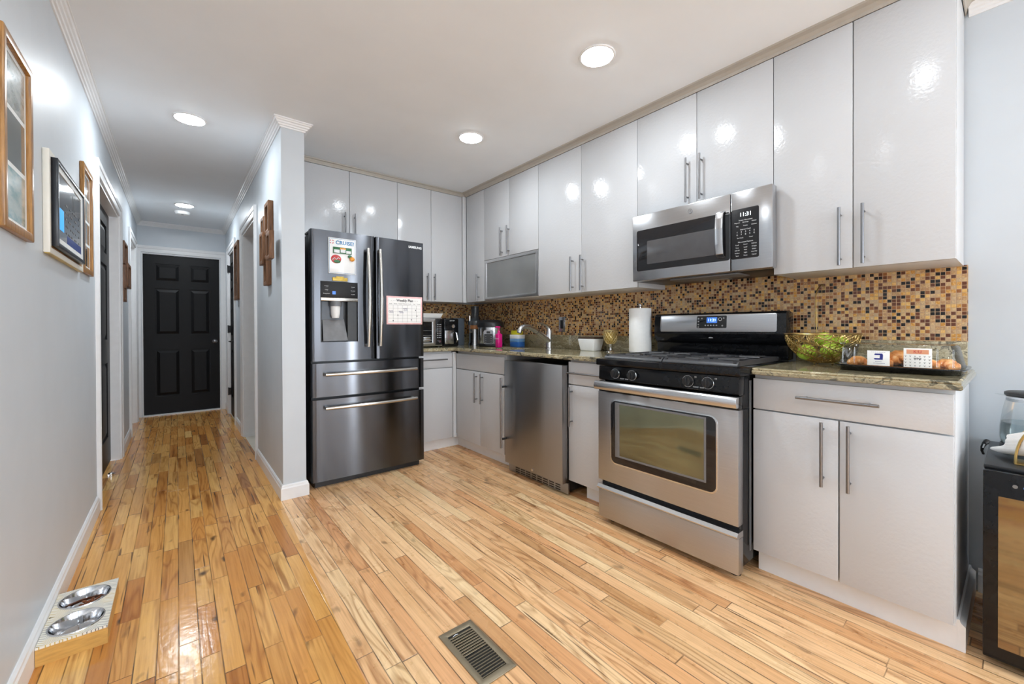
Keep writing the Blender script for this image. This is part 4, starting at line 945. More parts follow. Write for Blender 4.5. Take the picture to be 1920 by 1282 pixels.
# ------------------------------------------------------------------ beverage fridge
bf = thing('undercounter_fridge', 'small steel undercounter fridge between the sink cabinet and the narrow cabinet', 'mini fridge', (2.2, 2.2, 0))
obj('body', MB().box(1.990, 2.54, 1.868, 2.472, 0.02, 0.848, 0.003), M['black_plastic'], bf)
m = MB().box(1.975, 1.992, 1.86, 2.478, 0.008, 0.078, 0.002)
gr = obj('grille', m, M['bev_steel'], bf)
m = MB()
for r_ in range(4):
    for k in range(8):
        y = 1.93 + k * 0.060; m.box(1.9742, 1.977, y, y + 0.046, 0.016 + r_ * 0.015, 0.023 + r_ * 0.015)
obj('slots', m, M['duct'], gr)
bd = obj('door', MB().box(1.930, 1.986, 1.867, 2.470, 0.082, 0.853, 0.003), M['bev_steel'], bf)
m = MB().cyl((1.884, 2.458, 0.195), (1.884, 2.458, 0.722), 0.0085, seg=16)
hb = obj('handle', m, M['handle'], bd)
m = MB()
for z in (0.262, 0.655): m.cyl((1.932, 2.458, z), (1.884, 2.458, z), 0.008, seg=12)
obj('handle_bracket', m, M['black_plastic'], hb)
obj('lock', MB().cyl((1.932, 2.16, 0.100), (1.9275, 2.16, 0.100), 0.009, seg=18), M['chrome'], bd)

# ------------------------------------------------------------------ on the worktop
to = thing('toaster_oven', 'silver toaster oven partly hidden by the fridge', 'toaster oven', (1.76, 3.62, 0.92))
obj('body', MB().box(1.56, 1.955, 3.46, 3.79, 0.928, 1.195, 0.004), M['alu'], to)
for x in (1.59, 1.93):
    for y in (3.49, 3.76): obj('foot', MB().cyl((x, y, 0.9201), (x, y, 0.930), 0.012, seg=12), M['black_plastic'], to)
td = obj('door', MB().frame('y', 3.445, 3.462, (1.57, 1.875, 0.945, 1.18), (1.59, 1.840, 0.965, 1.155), 0.002), M['alu'], to)
obj('door_glass', MB().box(1.589, 1.841, 3.450, 3.455, 0.964, 1.156), M['black_glass'], td)
m = MB()
for z in (1.03, 1.075): m.cyl((1.595, 3.449, z), (1.836, 3.449, z), 0.0022, seg=8)
obj('rack', m, M['chrome'], td)
obj('foil', MB().ell((1.78, 3.450, 0.985), (0.055, 0.006, 0.014)).ell((1.79, 3.450, 1.008), (0.04, 0.006, 0.010)), M['foil'], td)
tp = obj('control_panel', MB().box(1.880, 1.950, 3.452, 3.462, 0.94, 1.185, 0.002), M['black_glass'], to)
m = MB()
for r_ in range(7):
    for k in range(3): m.cyl((1.898 + 0.017 * k, 3.4525, 1.01 + 0.02 * r_), (1.898 + 0.017 * k, 3.4505, 1.01 + 0.02 * r_), 0.004, seg=10)
obj('buttons', m, M['print_white'], tp)
obj('dial', MB().cyl((1.915, 3.4525, 0.972), (1.915, 3.440, 0.972), 0.012, seg=18), M['chrome'], tp)
single('baking_tray', MB().prism([(1.57, 3.47, 1.196), (1.945, 3.47, 1.196), (1.962, 3.455, 1.236), (1.553, 3.455, 1.236)], (0, 0.31, 0), 0.003), M['ceramic'], 'white tray lying on top of the toaster oven', 'tray', (1.76, 3.62, 1.196))
af = thing('air_fryer', 'black air fryer with a silver basket beside the toaster oven', 'air fryer', (2.05, 3.6, 0.92))
obj('body', MB().box(1.972, 2.138, 3.46, 3.75, 0.921, 1.19, 0.014, 3), M['black_gloss'], af)
ab = obj('basket', MB().box(1.977, 2.075, 3.450, 3.47, 0.945, 1.075, 0.004), M['bright_steel'], af)
obj('handle', MB().tube([(2.095, 3.458, 1.065), (2.090, 3.425, 1.05), (2.098, 3.42, 0.985), (2.102, 3.45, 0.965)], 0.008, 10), M['chrome'], ab)
obj('dial', MB().cyl((2.068, 3.462, 1.115), (2.068, 3.446, 1.115), 0.017, seg=22), M['chrome'], af)
obj('lettering', MB().text('AIR FRY', (2.062, 3.4592, 1.168), RY, UY, 0.016), M['print_white'], af, smooth=False)
single('chopping_board', MB().box(2.205, 2.33, 3.66, 3.685, 0.9203, 1.20, 0.006), M['slate'], 'slate grey board standing upright beside the air fryer', 'chopping board', (2.27, 3.67, 0.92))
ju = thing('juicer', 'upright slow juicer with a tall feed tube in the corner', 'juicer', (2.375, 3.53, 0.92))
JX, JY = 2.375, 3.53
obj('base', MB().lathe((JX, JY, 0.9203), [(0, 0), (0.070, 0), (0.070, 0.015), (0.062, 0.03), (0.060, 0.13), (0.064, 0.165), (0, 0.166)], 28), M['bright_steel'], ju)
obj('juice_bowl', MB().lathe((JX, JY, 0.9203), [(0.064, 0.166), (0.070, 0.17), (0.072, 0.205), (0.0, 0.206)], 28), M['brown_band'], ju)
obj('feed_tube', MB().lathe((JX, JY, 0.9203), [(0.072, 0.206), (0.070, 0.25), (0.046, 0.27), (0.040, 0.285), (0.040, 0.385), (0.044, 0.39), (0.044, 0.398), (0, 0.399)], 28), M['dark_grey'], ju)
obj('side_arm', MB().tube([(JX - 0.078, JY - 0.02, 1.22), (JX - 0.078, JY - 0.02, 1.06), (JX - 0.066, JY - 0.02, 1.05)], 0.006, 8), M['chrome'], ju)
pc = thing('pressure_cooker', 'round electric pressure cooker with a black lid in the corner', 'pressure cooker', (2.36, 3.235, 0.92))
PX, PY = 2.36, 3.235
obj('pot', MB().lathe((PX, PY, 0.9203), [(0.118, 0.02), (0.122, 0.03), (0.123, 0.185)], 40), M['bright_steel'], pc)
obj('base', MB().lathe((PX, PY, 0.9203), [(0, 0), (0.115, 0), (0.124, 0.008), (0.124, 0.03), (0.118, 0.032)], 40), M['black_plastic'], pc)
obj('lid', MB().lathe((PX, PY, 0.9203), [(0.124, 0.182), (0.130, 0.186), (0.132, 0.205), (0.127, 0.228), (0.10, 0.250), (0.05, 0.256), (0, 0.257)], 40), M['black_plastic'], pc)
dd = Vector((-0.62, -0.78, 0)).normalized(); rr_ = Vector((0.78, -0.62, 0)).normalized()
cpan = obj('control_panel', MB().prism([tuple(Vector((PX, PY, 1.012)) + dd * 0.116 + rr_ * (a - 0.018) + Vector((0, 0, b))) for a, b in rrect(-0.046, 0.046, -0.066, 0.066, 0.02)], tuple(dd * 0.014)), M['handle'], pc)
m = MB().prism([tuple(Vector((PX, PY, 1.012)) + dd * 0.130 + rr_ * (a - 0.018) + Vector((0, 0, b))) for a, b in rrect(-0.042, 0.042, -0.060, 0.030, 0.012)], tuple(dd * 0.001))
m.prism([tuple(Vector((PX, PY, 1.012)) + dd * 0.130 + rr_ * (a - 0.018) + Vector((0, 0, b))) for a, b in rrect(-0.018, 0.018, 0.034, 0.054, 0.003)], tuple(dd * 0.001))
obj('keypad', m, M['black_glass'], cpan)
m = MB()
for r_ in range(4):
    for k in range(2): m.text('--', tuple(Vector((PX, PY, 0.965 + 0.018 * r_)) + dd * 0.1312 + rr_ * (-0.043 + 0.05 * k)), tuple(rr_), UX, 0.016)
obj('panel_print', m, M['print_white'], cpan, smooth=False)
sp = thing('soap_bottle', 'bright pink pump soap bottle in front of the pressure cooker', 'soap bottle', (2.20, 2.90, 0.92))
SX, SY = 2.20, 2.90; SX, SY = 2.24, 2.95
sp.location = (SX, SY, 0.92)
obj('bottle', MB().box(SX - 0.024, SX + 0.024, SY - 0.024, SY + 0.024, 0.9203, 1.045, 0.009, 3).lathe((SX, SY, 1.04), [(0.020, 0), (0.014, 0.012), (0.0, 0.013)], 18), M['pink'], sp)
obj('pump', MB().cyl((SX, SY, 1.05), (SX, SY, 1.072), 0.013, seg=16).cyl((SX, SY, 1.07), (SX, SY, 1.10), 0.005, seg=10).box(SX - 0.036, SX + 0.012, SY - 0.011, SY + 0.011, 1.098, 1.112, 0.004), M['pink'], sp)
obj('bottle_print', MB().text('SOAP' if False else '===', (SX - 0.0245, SY, 1.0), RX, UX, 0.03), M['print_white'], sp, smooth=False)
tb = thing('tub', 'blue and white tub with a sponge on it, left of the tap', 'tub', (2.46, 2.955, 0.92))
TX, TY = 2.46, 2.955
obj('lower_band', MB().box(TX - 0.04, TX + 0.04, TY - 0.062, TY + 0.062, 0.9203, 0.968, 0.006), M['blue_tub'], tb)
obj('middle_band', MB().box(TX - 0.04, TX + 0.04, TY - 0.062, TY + 0.062, 0.967, 0.998, 0.003), M['pale_blue'], tb)
obj('upper_band', MB().box(TX - 0.041, TX + 0.041, TY - 0.063, TY + 0.063, 0.997, 1.034, 0.004), M['ceramic'], tb)
single('sponge', MB().prism([(TX - 0.035, TY - 0.045, 1.0345), (TX - 0.035, TY + 0.052, 1.0345), (TX - 0.035, TY + 0.05, 1.075), (TX - 0.035, TY + 0.0, 1.070), (TX - 0.035, TY - 0.05, 1.066)], (0.065, 0, 0), 0.006), M['yellow'], 'yellow sponge lying on the blue and white tub', 'sponge', (TX, TY, 1.0345))
ou = thing('wall_outlet', 'steel outlet plate with a dark insert on the mosaic above the counter', 'outlet', (2.57, 2.485, 1.06))
obj('plate', MB().box(2.566, 2.5725, 2.447, 2.523, 1.062, 1.190, 0.002), M['bright_steel'], ou)
obj('insert', MB().box(2.564, 2.568, 2.468, 2.502, 1.090, 1.162, 0.001), M['black_plastic'], ou)
WX, WY = 2.47, 2.085
wc = thing('food_box', 'white tapered box with a dark lid on the counter between tap and goblet', 'box', (WX, WY, 0.92))
m = MB(); t_ = bmesh.new()
lo = [t_.verts.new((WX + a * 0.045, WY + b * 0.066, 0.9203)) for a, b in ((-1, -1), (1, -1), (1, 1), (-1, 1))]
hi = [t_.verts.new((WX + a * 0.058, WY + b * 0.084, 1.012)) for a, b in ((-1, -1), (1, -1), (1, 1), (-1, 1))]
t_.faces.new(lo[::-1]); t_.faces.new(hi)
for k in range(4): t_.faces.new((lo[k], lo[(k + 1) % 4], hi[(k + 1) % 4], hi[k]))
bmesh.ops.bevel(t_, geom=t_.edges[:], offset=0.006, segments=3, affect='EDGES', profile=0.5); m._add(t_)
obj('body', m, M['ceramic'], wc)
obj('lid', MB().box(WX - 0.056, WX + 0.056, WY - 0.082, WY + 0.082, 1.0115, 1.026, 0.005), M['brown_lid'], wc)
GX, GY = 2.455, 1.885
go = thing('goblet', 'small gold lattice goblet candle holder on a dark stem', 'candle holder', (GX, GY, 0.92))
obj('foot', MB().lathe((GX, GY, 0.9203), [(0, 0), (0.034, 0), (0.030, 0.006), (0.012, 0.014), (0.008, 0.03), (0.014, 0.05), (0.020, 0.056), (0, 0.057)], 24), M['chrome'], go)
m = MB()
cup = lambda s_: 0.022 + 0.028 * min(1, s_ * 2.2) ** 0.6
for k in range(14):
    for sg in (1, -1):
        pts = [(GX + cup(s_) * math.cos(2 * math.pi * k / 14 + sg * s_ * 1.3), GY + cup(s_) * math.sin(2 * math.pi * k / 14 + sg * s_ * 1.3), 0.978 + 0.098 * s_) for s_ in [i / 9 for i in range(10)]]
        m.tube(pts, 0.0024, 5)
m.tube([(GX + 0.05 * math.cos(q), GY + 0.05 * math.sin(q), 1.076) for q in [i * math.pi / 16 for i in range(33)]], 0.004, 8)
obj('lattice_cup', m, M['pale_gold'], go)
obj('candle', MB().lathe((GX, GY, 0.978), [(0, 0), (0.018, 0.0), (0.040, 0.03), (0.043, 0.085), (0, 0.086)], 24), M['candle'], go)
PTX, PTY = 2.435, 1.625
pt = thing('paper_towel_holder', 'paper towel roll on a steel holder left of the stove', 'paper towel', (PTX, PTY, 0.92))
obj('base', MB().lathe((PTX, PTY, 0.9203), [(0, 0), (0.080, 0), (0.080, 0.008), (0.074, 0.012), (0, 0.013)], 36), M['bright_steel'], pt)
obj('rod', MB().cyl((PTX, PTY, 0.93), (PTX, PTY, 1.24), 0.006, seg=12).ell((PTX, PTY, 1.248), (0.011, 0.011, 0.012)), M['chrome'], pt)
obj('roll', MB().lathe((PTX, PTY, 0.934), [(0.020, 0), (0.071, 0), (0.073, 0.004), (0.073, 0.288), (0.071, 0.292), (0.020, 0.292), (0.020, 0)], 48), M['paper'], pt)
# fruit bowl
BX, BYY, RB = 2.400, 0.603, 0.148
fb = thing('wire_bowl', 'round gold wire fruit bowl holding green apples beside the stove', 'fruit bowl', (BX, BYY, 0.92))
def brad(s_): return 0.045 + (RB - 0.045) * math.sin(min(1, s_) * math.pi / 2) ** 0.75
m = MB()
for sg in (1, -1):
    for k in range(52):
        pts = []
        for i in range(13):
            s_ = i / 12; an = 2 * math.pi * k / 52 + sg * (0.9 * s_ + 0.10 * math.sin(s_ * 18 + k))
            r = brad(s_); pts.append((BX + r * math.cos(an), BYY + r * math.sin(an), 0.930 + 0.134 * s_ ** 1.1))
        m.tube(pts, 0.0017, 5)
for s_, rw in ((0.0, 0.003), (1.0, 0.0038)):
    r = brad(s_); m.tube([(BX + r * math.cos(q), BYY + r * math.sin(q), 0.930 + 0.134 * s_) for q in [i * math.pi / 20 for i in range(41)]], rw, 6)
for rr2 in (0.02, 0.034): m.tube([(BX + rr2 * math.cos(q), BYY + rr2 * math.sin(q), 0.930) for q in [i * math.pi / 10 for i in range(21)]], 0.002, 5)
obj('wire_basket', m, M['gold'], fb)
obj('banana_hook', MB().tube([(2.535, 0.655, 0.945), (2.545, 0.660, 1.06), (2.545, 0.663, 1.20), (2.54, 0.662, 1.255), (2.53, 0.652, 1.290), (2.52, 0.640, 1.305), (2.512, 0.628, 1.310), (2.508, 0.620, 1.300), (2.508, 0.618, 1.285)], 0.0028, 8).tube([(2.47, 0.64, 0.935), (2.535, 0.655, 0.945)], 0.0028, 8), M['gold'], fb)
for k in range(3):
    an = math.radians(35 + 120 * k); obj('foot', MB().ell((BX + 0.042 * math.cos(an), BYY + 0.042 * math.sin(an), 0.9255), (0.0055, 0.0055, 0.0055), 10, 8), M['gold'], fb)
def apple(x, y, z, r, lab):
    t = thing('apple', lab, 'apple', (x, y, z - r), 'apples in the wire bowl')
    prof = []
    for i in range(13):
        a = math.pi * i / 12; rad = r * math.sin(a) * (1 + 0.06 * math.cos(a)); zz = -r * 0.93 * math.cos(a)
        if i == 12: rad = 0; zz = r * 0.78
        if i == 11: zz = r * 0.9
        prof.append((rad if i else 0.0, zz))
    obj('fruit', MB().lathe((x, y, z), prof, 22), M['apple'], t)
    obj('stem', MB().tube([(x, y, z + r * 0.75), (x + 0.004, y, z + r * 1.08)], 0.0018, 6), M['brown_lid'], t)
apple(2.350, 0.650, 0.977, 0.040, 'lowest green apple, against the stove side of the wire bowl')
apple(2.365, 0.560, 0.985, 0.040, 'green apple low in the wire bowl, toward the pastry tray')
apple(2.428, 0.600, 1.035, 0.040, 'topmost green apple in the wire bowl')
apple(2.455, 0.545, 1.018, 0.038, 'green apple at the rear of the wire bowl, by the splashback')
# pastry tray
TC = (2.272, 0.311); TA, TBh = 0.160, 0.194
def sup(a, b, n=4.5, seg=64):
    P = []
    for k in range(seg):
        q = 2 * math.pi * k / seg; c_, s_ = math.cos(q), math.sin(q)
        P.append((a * math.copysign(abs(c_) ** (2 / n), c_), b * math.copysign(abs(s_) ** (2 / n), s_)))
    return P
def loft(rows):
    t = bmesh.new(); R_ = []
    for a, b, z in rows: R_.append([t.verts.new((TC[0] + x, TC[1] + y, z)) for x, y in sup(a, b)])
    for A, B in zip(R_, R_[1:]):
        n = len(A)
        for k in range(n): t.faces.new((A[k], A[(k + 1) % n], B[(k + 1) % n], B[k]))
    t.faces.new(R_[-1] if rows[-1][2] > rows[0][2] else R_[-1]); 
    bmesh.ops.recalc_face_normals(t, faces=t.faces[:]); m = MB(); m._add(t); return m
tr = thing('pastry_tray', 'black plastic platter with a clear dome full of pastries', 'platter', (TC[0], TC[1], 0.92))
t_rows = [(TA - 0.030, TBh - 0.030, 0.928), (TA - 0.024, TBh - 0.024, 0.9205), (TA - 0.018, TBh - 0.018, 0.922), (TA - 0.004, TBh - 0.004, 0.938), (TA, TBh, 0.941), (TA, TBh, 0.945), (TA - 0.010, TBh - 0.010, 0.946), (TA - 0.022, TBh - 0.022, 0.930), (TA - 0.030, TBh - 0.030, 0.9285)]
obj('tray', loft(t_rows), M['black_gloss'], tr)
dm = obj('dome', loft([(TA - 0.010, TBh - 0.010, 0.9465), (TA - 0.014, TBh - 0.014, 0.950), (TA - 0.030, TBh - 0.028, 1.020), (TA - 0.036, TBh - 0.034, 1.028), (TA - 0.050, TBh - 0.048, 1.029)]), M['clear'], tr)
m = MB()
for y in (0.150, 0.190, 0.425, 0.462): m.tube([(TC[0] - TA + 0.0135, y, 0.951), (TC[0] - TA + 0.027, y, 1.016)], 0.0022, 6)
m.ell((TC[0] - 0.115, 0.468, 1.030), (0.010, 0.010, 0.004))
obj('dome_ribs', m, M['clear'], dm)
pid = 0
for x, y, z, rz, ln, lab in ((2.19, 0.418, 0.947, 0.4, 0.036, 'curled pastry under the dome nearest the fruit bowl'), (2.215, 0.352, 0.949, -0.5, 0.030, 'orange pastry partly behind the white card with the blue mark'),
                          (2.29, 0.300, 0.972, 0.2, 0.052, 'tall golden pastry between the two cards'), (2.195, 0.222, 0.949, 0.7, 0.034, 'glazed curled pastry just past the patterned card'),
                          (2.215, 0.168, 0.946, -0.3, 0.030, 'glazed pastry under the open end of the dome')):
    tall = 'tall' in lab
    t = thing('pastry', lab, 'pastry', (x, y, 0.928), 'pastries under the clear dome')
    m = MB(); n = 11; zc = 0.929 + (0.036 if tall else 0.020)
    for s_ in range(4):
        pts = []; rs = []
        for i in range(n):
            q = -1.3 + 2.6 * i / (n - 1)
            px_, py_ = ln * math.sin(q) * 0.9, ln * 0.45 * (math.cos(q) - 0.5) + (s_ - 1.5) * 0.011
            pts.append((x + px_ * math.cos(rz) - py_ * math.sin(rz), y + px_ * math.sin(rz) + py_ * math.cos(rz), zc + (0.010 if s_ in (1, 2) else 0.0)))
            rs.append((0.008 + (0.020 if tall else 0.011) * math.cos(q * 0.95)))
        m.tube(pts, rs, 10)
    obj('dough', m, M['pastry'], t)
xf = TC[0] - TA + 0.003
def card(y0, y1, z0, z1, tilt): 
    return [(xf, y1 + tilt * 0, z0), (xf, y0, z0 + tilt), (xf, y0 + tilt * 0.3, z1 + tilt), (xf, y1 + tilt * 0.3, z1)]
c1 = thing('label_card', 'white square card with a blue mark stuck on the pastry dome', 'card', (xf, 0.345, 0.947))
obj('card', MB().box(xf - 0.001, xf + 0.001, 0.316, 0.382, 0.9473, 1.005, 0.0004), M['paper'], c1)
m = MB().prism([(xf - 0.0012, 0.349 + a, 0.982 + b) for a, b in ((0.010, 0.012), (-0.012, 0.012), (-0.014, 0.006), (-0.013, -0.012), (0.011, -0.012), (0.013, -0.006), (-0.004, -0.006), (-0.005, 0.006), (0.012, 0.006))], (0.0008, 0, 0))
obj('mark', m, M['print_navy'], c1, smooth=False)
obj('card_print', MB().text('-----', (xf - 0.0012, 0.349, 0.964), RX, UX, 0.012).text('---------', (xf - 0.0012, 0.347, 0.957), RX, UX, 0.012).text('- - - - - - - -', (xf - 0.0012, 0.349, 1.000), RX, UX, 0.009), M['print_navy'], c1, smooth=False)
c2 = thing('label_card', 'white patterned card with a peach heading stuck on the pastry dome', 'card', (xf, 0.27, 0.947))
obj('card', MB().box(xf - 0.002, xf, 0.202, 0.277, 0.9473, 1.018, 0.0004), M['paper'], c2)
obj('heading', MB().box(xf - 0.0026, xf - 0.0019, 0.210, 0.269, 0.997, 1.013), M['peach_print'], c2)
obj('heading_mark', MB().text('K&J' if False else 'K:U', (xf - 0.0027, 0.2395, 1.005), RX, UX, 0.014), M['print_red'], c2, smooth=False)
m = MB()
for r_ in range(4):
    for k in range(6): m.text('v', (xf - 0.0022, 0.208 + 0.0127 * k, 0.989 - 0.0115 * r_), RX, UX, 0.012)
obj('card_print', m, M['print_grey'], c2, smooth=False)
obj('name_print', MB().text('MINI', (xf - 0.0024, 0.2395, 0.980), RX, UX, 0.010), M['print_black'], c2, smooth=False)

# ------------------------------------------------------------------ wine cooler and what stands on it
wn = thing('wine_cooler', 'black wine cooler with a bronze glass door at the picture edge', 'wine cooler', (2.28, -0.17, 0))
CY0, CY1, CX0, CX1 = -0.36, 0.077, 2.03, 2.50
obj('body', MB().box(CX0 + 0.045, CX1, CY0, CY1 - 0.002, 0.025, 0.630, 0.003).box(CX0 + 0.035, CX1, CY0, CY1, 0.632, 0.645, 0.003), M['black_plastic'], wn)
for x in (2.11, 2.46):
    for y in (CY0 + 0.03, CY1 - 0.03): obj('foot', MB().cyl((x, y, 0), (x, y, 0.026), 0.016, seg=12), M['black_plastic'], wn)
cd = obj('door', MB().box(CX0, CX0 + 0.040, CY0, CY1, 0.030, 0.634, 0.003), M['black_gloss'], wn)
obj('glass', MB().box(CX0 - 0.001, CX0 + 0.003, CY0 + 0.033, 0.0445, 0.074, 0.557), M['cooler_glass'], cd)
obj('power_button', MB().cyl((CX0 + 0.001, 0.0105, 0.597), (CX0 - 0.002, 0.0105, 0.597), 0.0055, seg=18), M['print_grey'], cd)
obj('indicator', MB().box(CX0 - 0.001, CX0 + 0.001, -0.024, -0.006, 0.594, 0.599), M['led_blue'], cd)
KX, KY, KZ = 2.40, -0.030, 0.6452
kt = thing('glass_kettle', 'clear glass kettle half full of water on the wine cooler', 'kettle', (KX, KY, KZ))
obj('base', MB().lathe((KX, KY, KZ), [(0, 0), (0.082, 0), (0.082, 0.014), (0.078, 0.022), (0, 0.023)], 36), M['black_plastic'], kt)
gprof = [(0.078, 0.023), (0.082, 0.045), (0.081, 0.08), (0.074, 0.14), (0.066, 0.185), (0.064, 0.197)]
gl = obj('glass_body', MB().lathe((KX, KY, KZ), gprof, 40), M['kglass'], kt)
obj('water', MB().lathe((KX, KY, KZ), [(0, 0.024), (0.0765, 0.025), (0.080, 0.046), (0.0785, 0.085), (0.0765, 0.10), (0, 0.10)], 36), M['water'], kt)
m = MB()
for z in (0.085, 0.110, 0.135, 0.15):
    for a, tx in ((-2.95, '-----'), (-3.0, 'o')):
        r = 0.0822 - max(0, (z - 0.06)) * 0.10
        an = math.radians(188) if tx == 'o' else math.radians(180)
        m.text(tx, (KX + (r + 0.001) * math.cos(an), KY + (r + 0.001) * math.sin(an), KZ + z), (0.05, -1, 0), UX, 0.011)
obj('level_marks', m, M['print_black'], gl, smooth=False)
ld = obj('lid', MB().lathe((KX, KY, KZ), [(0.066, 0.197), (0.070, 0.200), (0.070, 0.209), (0.064, 0.213), (0, 0.216)], 36), M['black_plastic'], kt)
obj('rim_band', MB().lathe((KX, KY, KZ), [(0.0645, 0.178), (0.066, 0.196), (0.05, 0.197)], 36), M['bright_steel'], ld)
obj('pour_lip', MB().prism([(KX - 0.012, KY + 0.060, KZ + 0.194), (KX + 0.012, KY + 0.060, KZ + 0.194), (KX, KY + 0.092, KZ + 0.198)], (0, 0, 0.003)), M['kglass'], gl)
obj('handle', MB().tube([(KX, KY - 0.066, KZ + 0.19), (KX, KY - 0.115, KZ + 0.185), (KX, KY - 0.125, KZ + 0.12), (KX, KY - 0.10, KZ + 0.04), (KX, KY - 0.078, KZ + 0.02)], 0.011, 12), M['black_plastic'], kt)
np_ = thing('napkin_holder', 'gold ring napkin holder on the wine cooler', 'napkin holder', (2.18, -0.03, 0.645))
m = MB()
for dx in (0, 0.07):
    m.tube([(2.135 + dx, -0.035 + 0.046 * math.cos(q), 0.648 + 0.118 * math.sin(q)) for q in [math.pi * i / 14 for i in range(15)]], 0.0035, 8)
m.box(2.128, 2.212, -0.083, 0.013, 0.6452, 0.649, 0.001)
m.tube([(2.134, -0.04 + 0.014 * math.cos(q), 0.672 + 0.014 * math.sin(q)) for q in [2 * math.pi * i / 14 for i in range(15)]], 0.002, 6)
obj('frame', m, M['gold'], np_)
m = MB()
for k in range(5):
    e = 0.009 * k
    pts = [(2.262 - e, 0.060 - 2 * e, 0.662 + 0.005 * k), (2.235 - e, 0.036 - e, 0.668 + 0.005 * k), (2.20, 0.005, 0.684 + 0.004 * k), (2.165, -0.035, 0.700 + 0.003 * k), (2.155, -0.085, 0.706 + 0.003 * k)]
    m.tube(pts, [0.012, 0.024, 0.038, 0.050, 0.048], 18, flat=0.55)
single('napkins', m, M['paper'], 'white paper napkins tucked in the gold holder', 'napkins', (2.2, 0.0, 0.65))
pl = thing('power_plug', 'black power plug with a white stripe beside the cooler top', 'plug', (2.57, 0.09, 0.61))
obj('plug_body', MB().tube([(2.579, 0.088, 0.625), (2.562, 0.086, 0.628), (2.552, 0.092, 0.622), (2.55, 0.098, 0.607), (2.556, 0.100, 0.590), (2.565, 0.096, 0.575)], [0.010, 0.010, 0.008, 0.006, 0.0045, 0.004], 12), M['black_plastic'], pl)
obj('stripe', MB().tube([(2.543, 0.093, 0.620), (2.543, 0.097, 0.604)], 0.0022, 8), M['print_white'], pl)

# ------------------------------------------------------------------ things on the hallway walls
def picture_left(name, y0, y1, z0, z1, label, cat, photos, wf=0.028, dep=0.036):
    t = thing(name, label, cat, (XL, (y0 + y1) / 2, z0), 'oak framed photo collages on the hallway wall')
    obj('frame', MB().frame('x', XL + 0.0005, XL + dep, (y0, y1, z0, z1), (y0 + wf, y1 - wf, z0 + wf, z1 - wf), 0.003), M['frame_wood'], t)
    mt = obj('mat_board', MB().box(XL + 0.004, XL + dep - 0.012, y0 + wf - 0.002, y1 - wf + 0.002, z0 + wf - 0.002, z1 - wf + 0.002), M['mat'], t)
    n = len(photos); h = (z1 - z0 - 2 * wf) ; mg = 0.024
    ph = (h - mg * (n + 1) * 0.6) / n
    for i, p in enumerate(photos):
        zt = z1 - wf - mg * 0.6 - i * (ph + mg * 0.6)
        obj('photo', MB().box(XL + dep - 0.013, XL + dep - 0.0115, y0 + wf + mg, y1 - wf - mg * 0.8, zt - ph, zt), M[p], mt, smooth=False)
    return t
picture_left('picture_frame', 1.758, 2.054, 1.385, 1.946, 'oak frame with three stacked prints, nearest on the hallway wall', 'picture frame', ['photo_a', 'photo_b', 'photo_c'], 0.026, 0.018)
picture_left('picture_frame', 3.020, 3.315, 1.395, 1.960, 'oak frame with stacked photos partly behind the black display', 'picture frame', ['photo_d', 'photo_a', 'photo_b', 'photo_d'], 0.028, 0.017)
dg = thing('digital_calendar', 'black framed digital display mounted on a cream wall box', 'digital display', (XL, 2.6, 1.385))
obj('back_box', MB().frame('x', XL + 0.0005, XL + 0.019, (2.263, 2.955, 1.385, 1.770), (2.285, 2.933, 1.407, 1.748), 0.002), M['cream'], dg)
obj('inner_panel', MB().box(XL + 0.001, XL + 0.016, 2.284, 2.934, 1.406, 1.749), M['frame_wood'], dg)
obj('gold_edge', MB().box(XL + 0.003, XL + 0.017, 2.270, 2.948, 1.3830, 1.3852), M['gold_magnet'], dg)
db = obj('frame', MB().frame('x', XL + 0.0162, XL + 0.036, (2.295, 2.870, 1.414, 1.748), (2.311, 2.854, 1.430, 1.732), 0.0015), M['navy_frame'], dg)
obj('mat_board', MB().frame('x', XL + 0.018, XL + 0.031, (2.310, 2.855, 1.429, 1.733), (2.345, 2.820, 1.452, 1.710)), M['mat'], db)
sc_ = obj('screen', MB().box(XL + 0.018, XL + 0.029, 2.344, 2.821, 1.451, 1.711), M['screen'], db, smooth=False)
XS = XL + 0.0293
obj('screen_panel', MB().box(XS - 0.0005, XS, 2.362, 2.440, 1.490, 1.575), M['screen_blue'], sc_, smooth=False)
obj('screen_footer', MB().box(XS - 0.0005, XS, 2.50, 2.818, 1.454, 1.488), M['screen_navy'], sc_, smooth=False)
m = MB()
for r_, tx in enumerate(('- -- -  --  -', '--  - -- -  -', '-  --  -  - --', '- - --  --  -', '--  -  - --  -')): m.text(tx, (XS + 0.0002, 2.625, 1.502 + 0.028 * r_), (0, 1, 0), UX, 0.075)
m.text('| |', (XS + 0.0002, 2.64, 1.655), (0, 1, 0), UX, 0.07)
obj('screen_text', m, M['print_grey'], sc_, smooth=False)

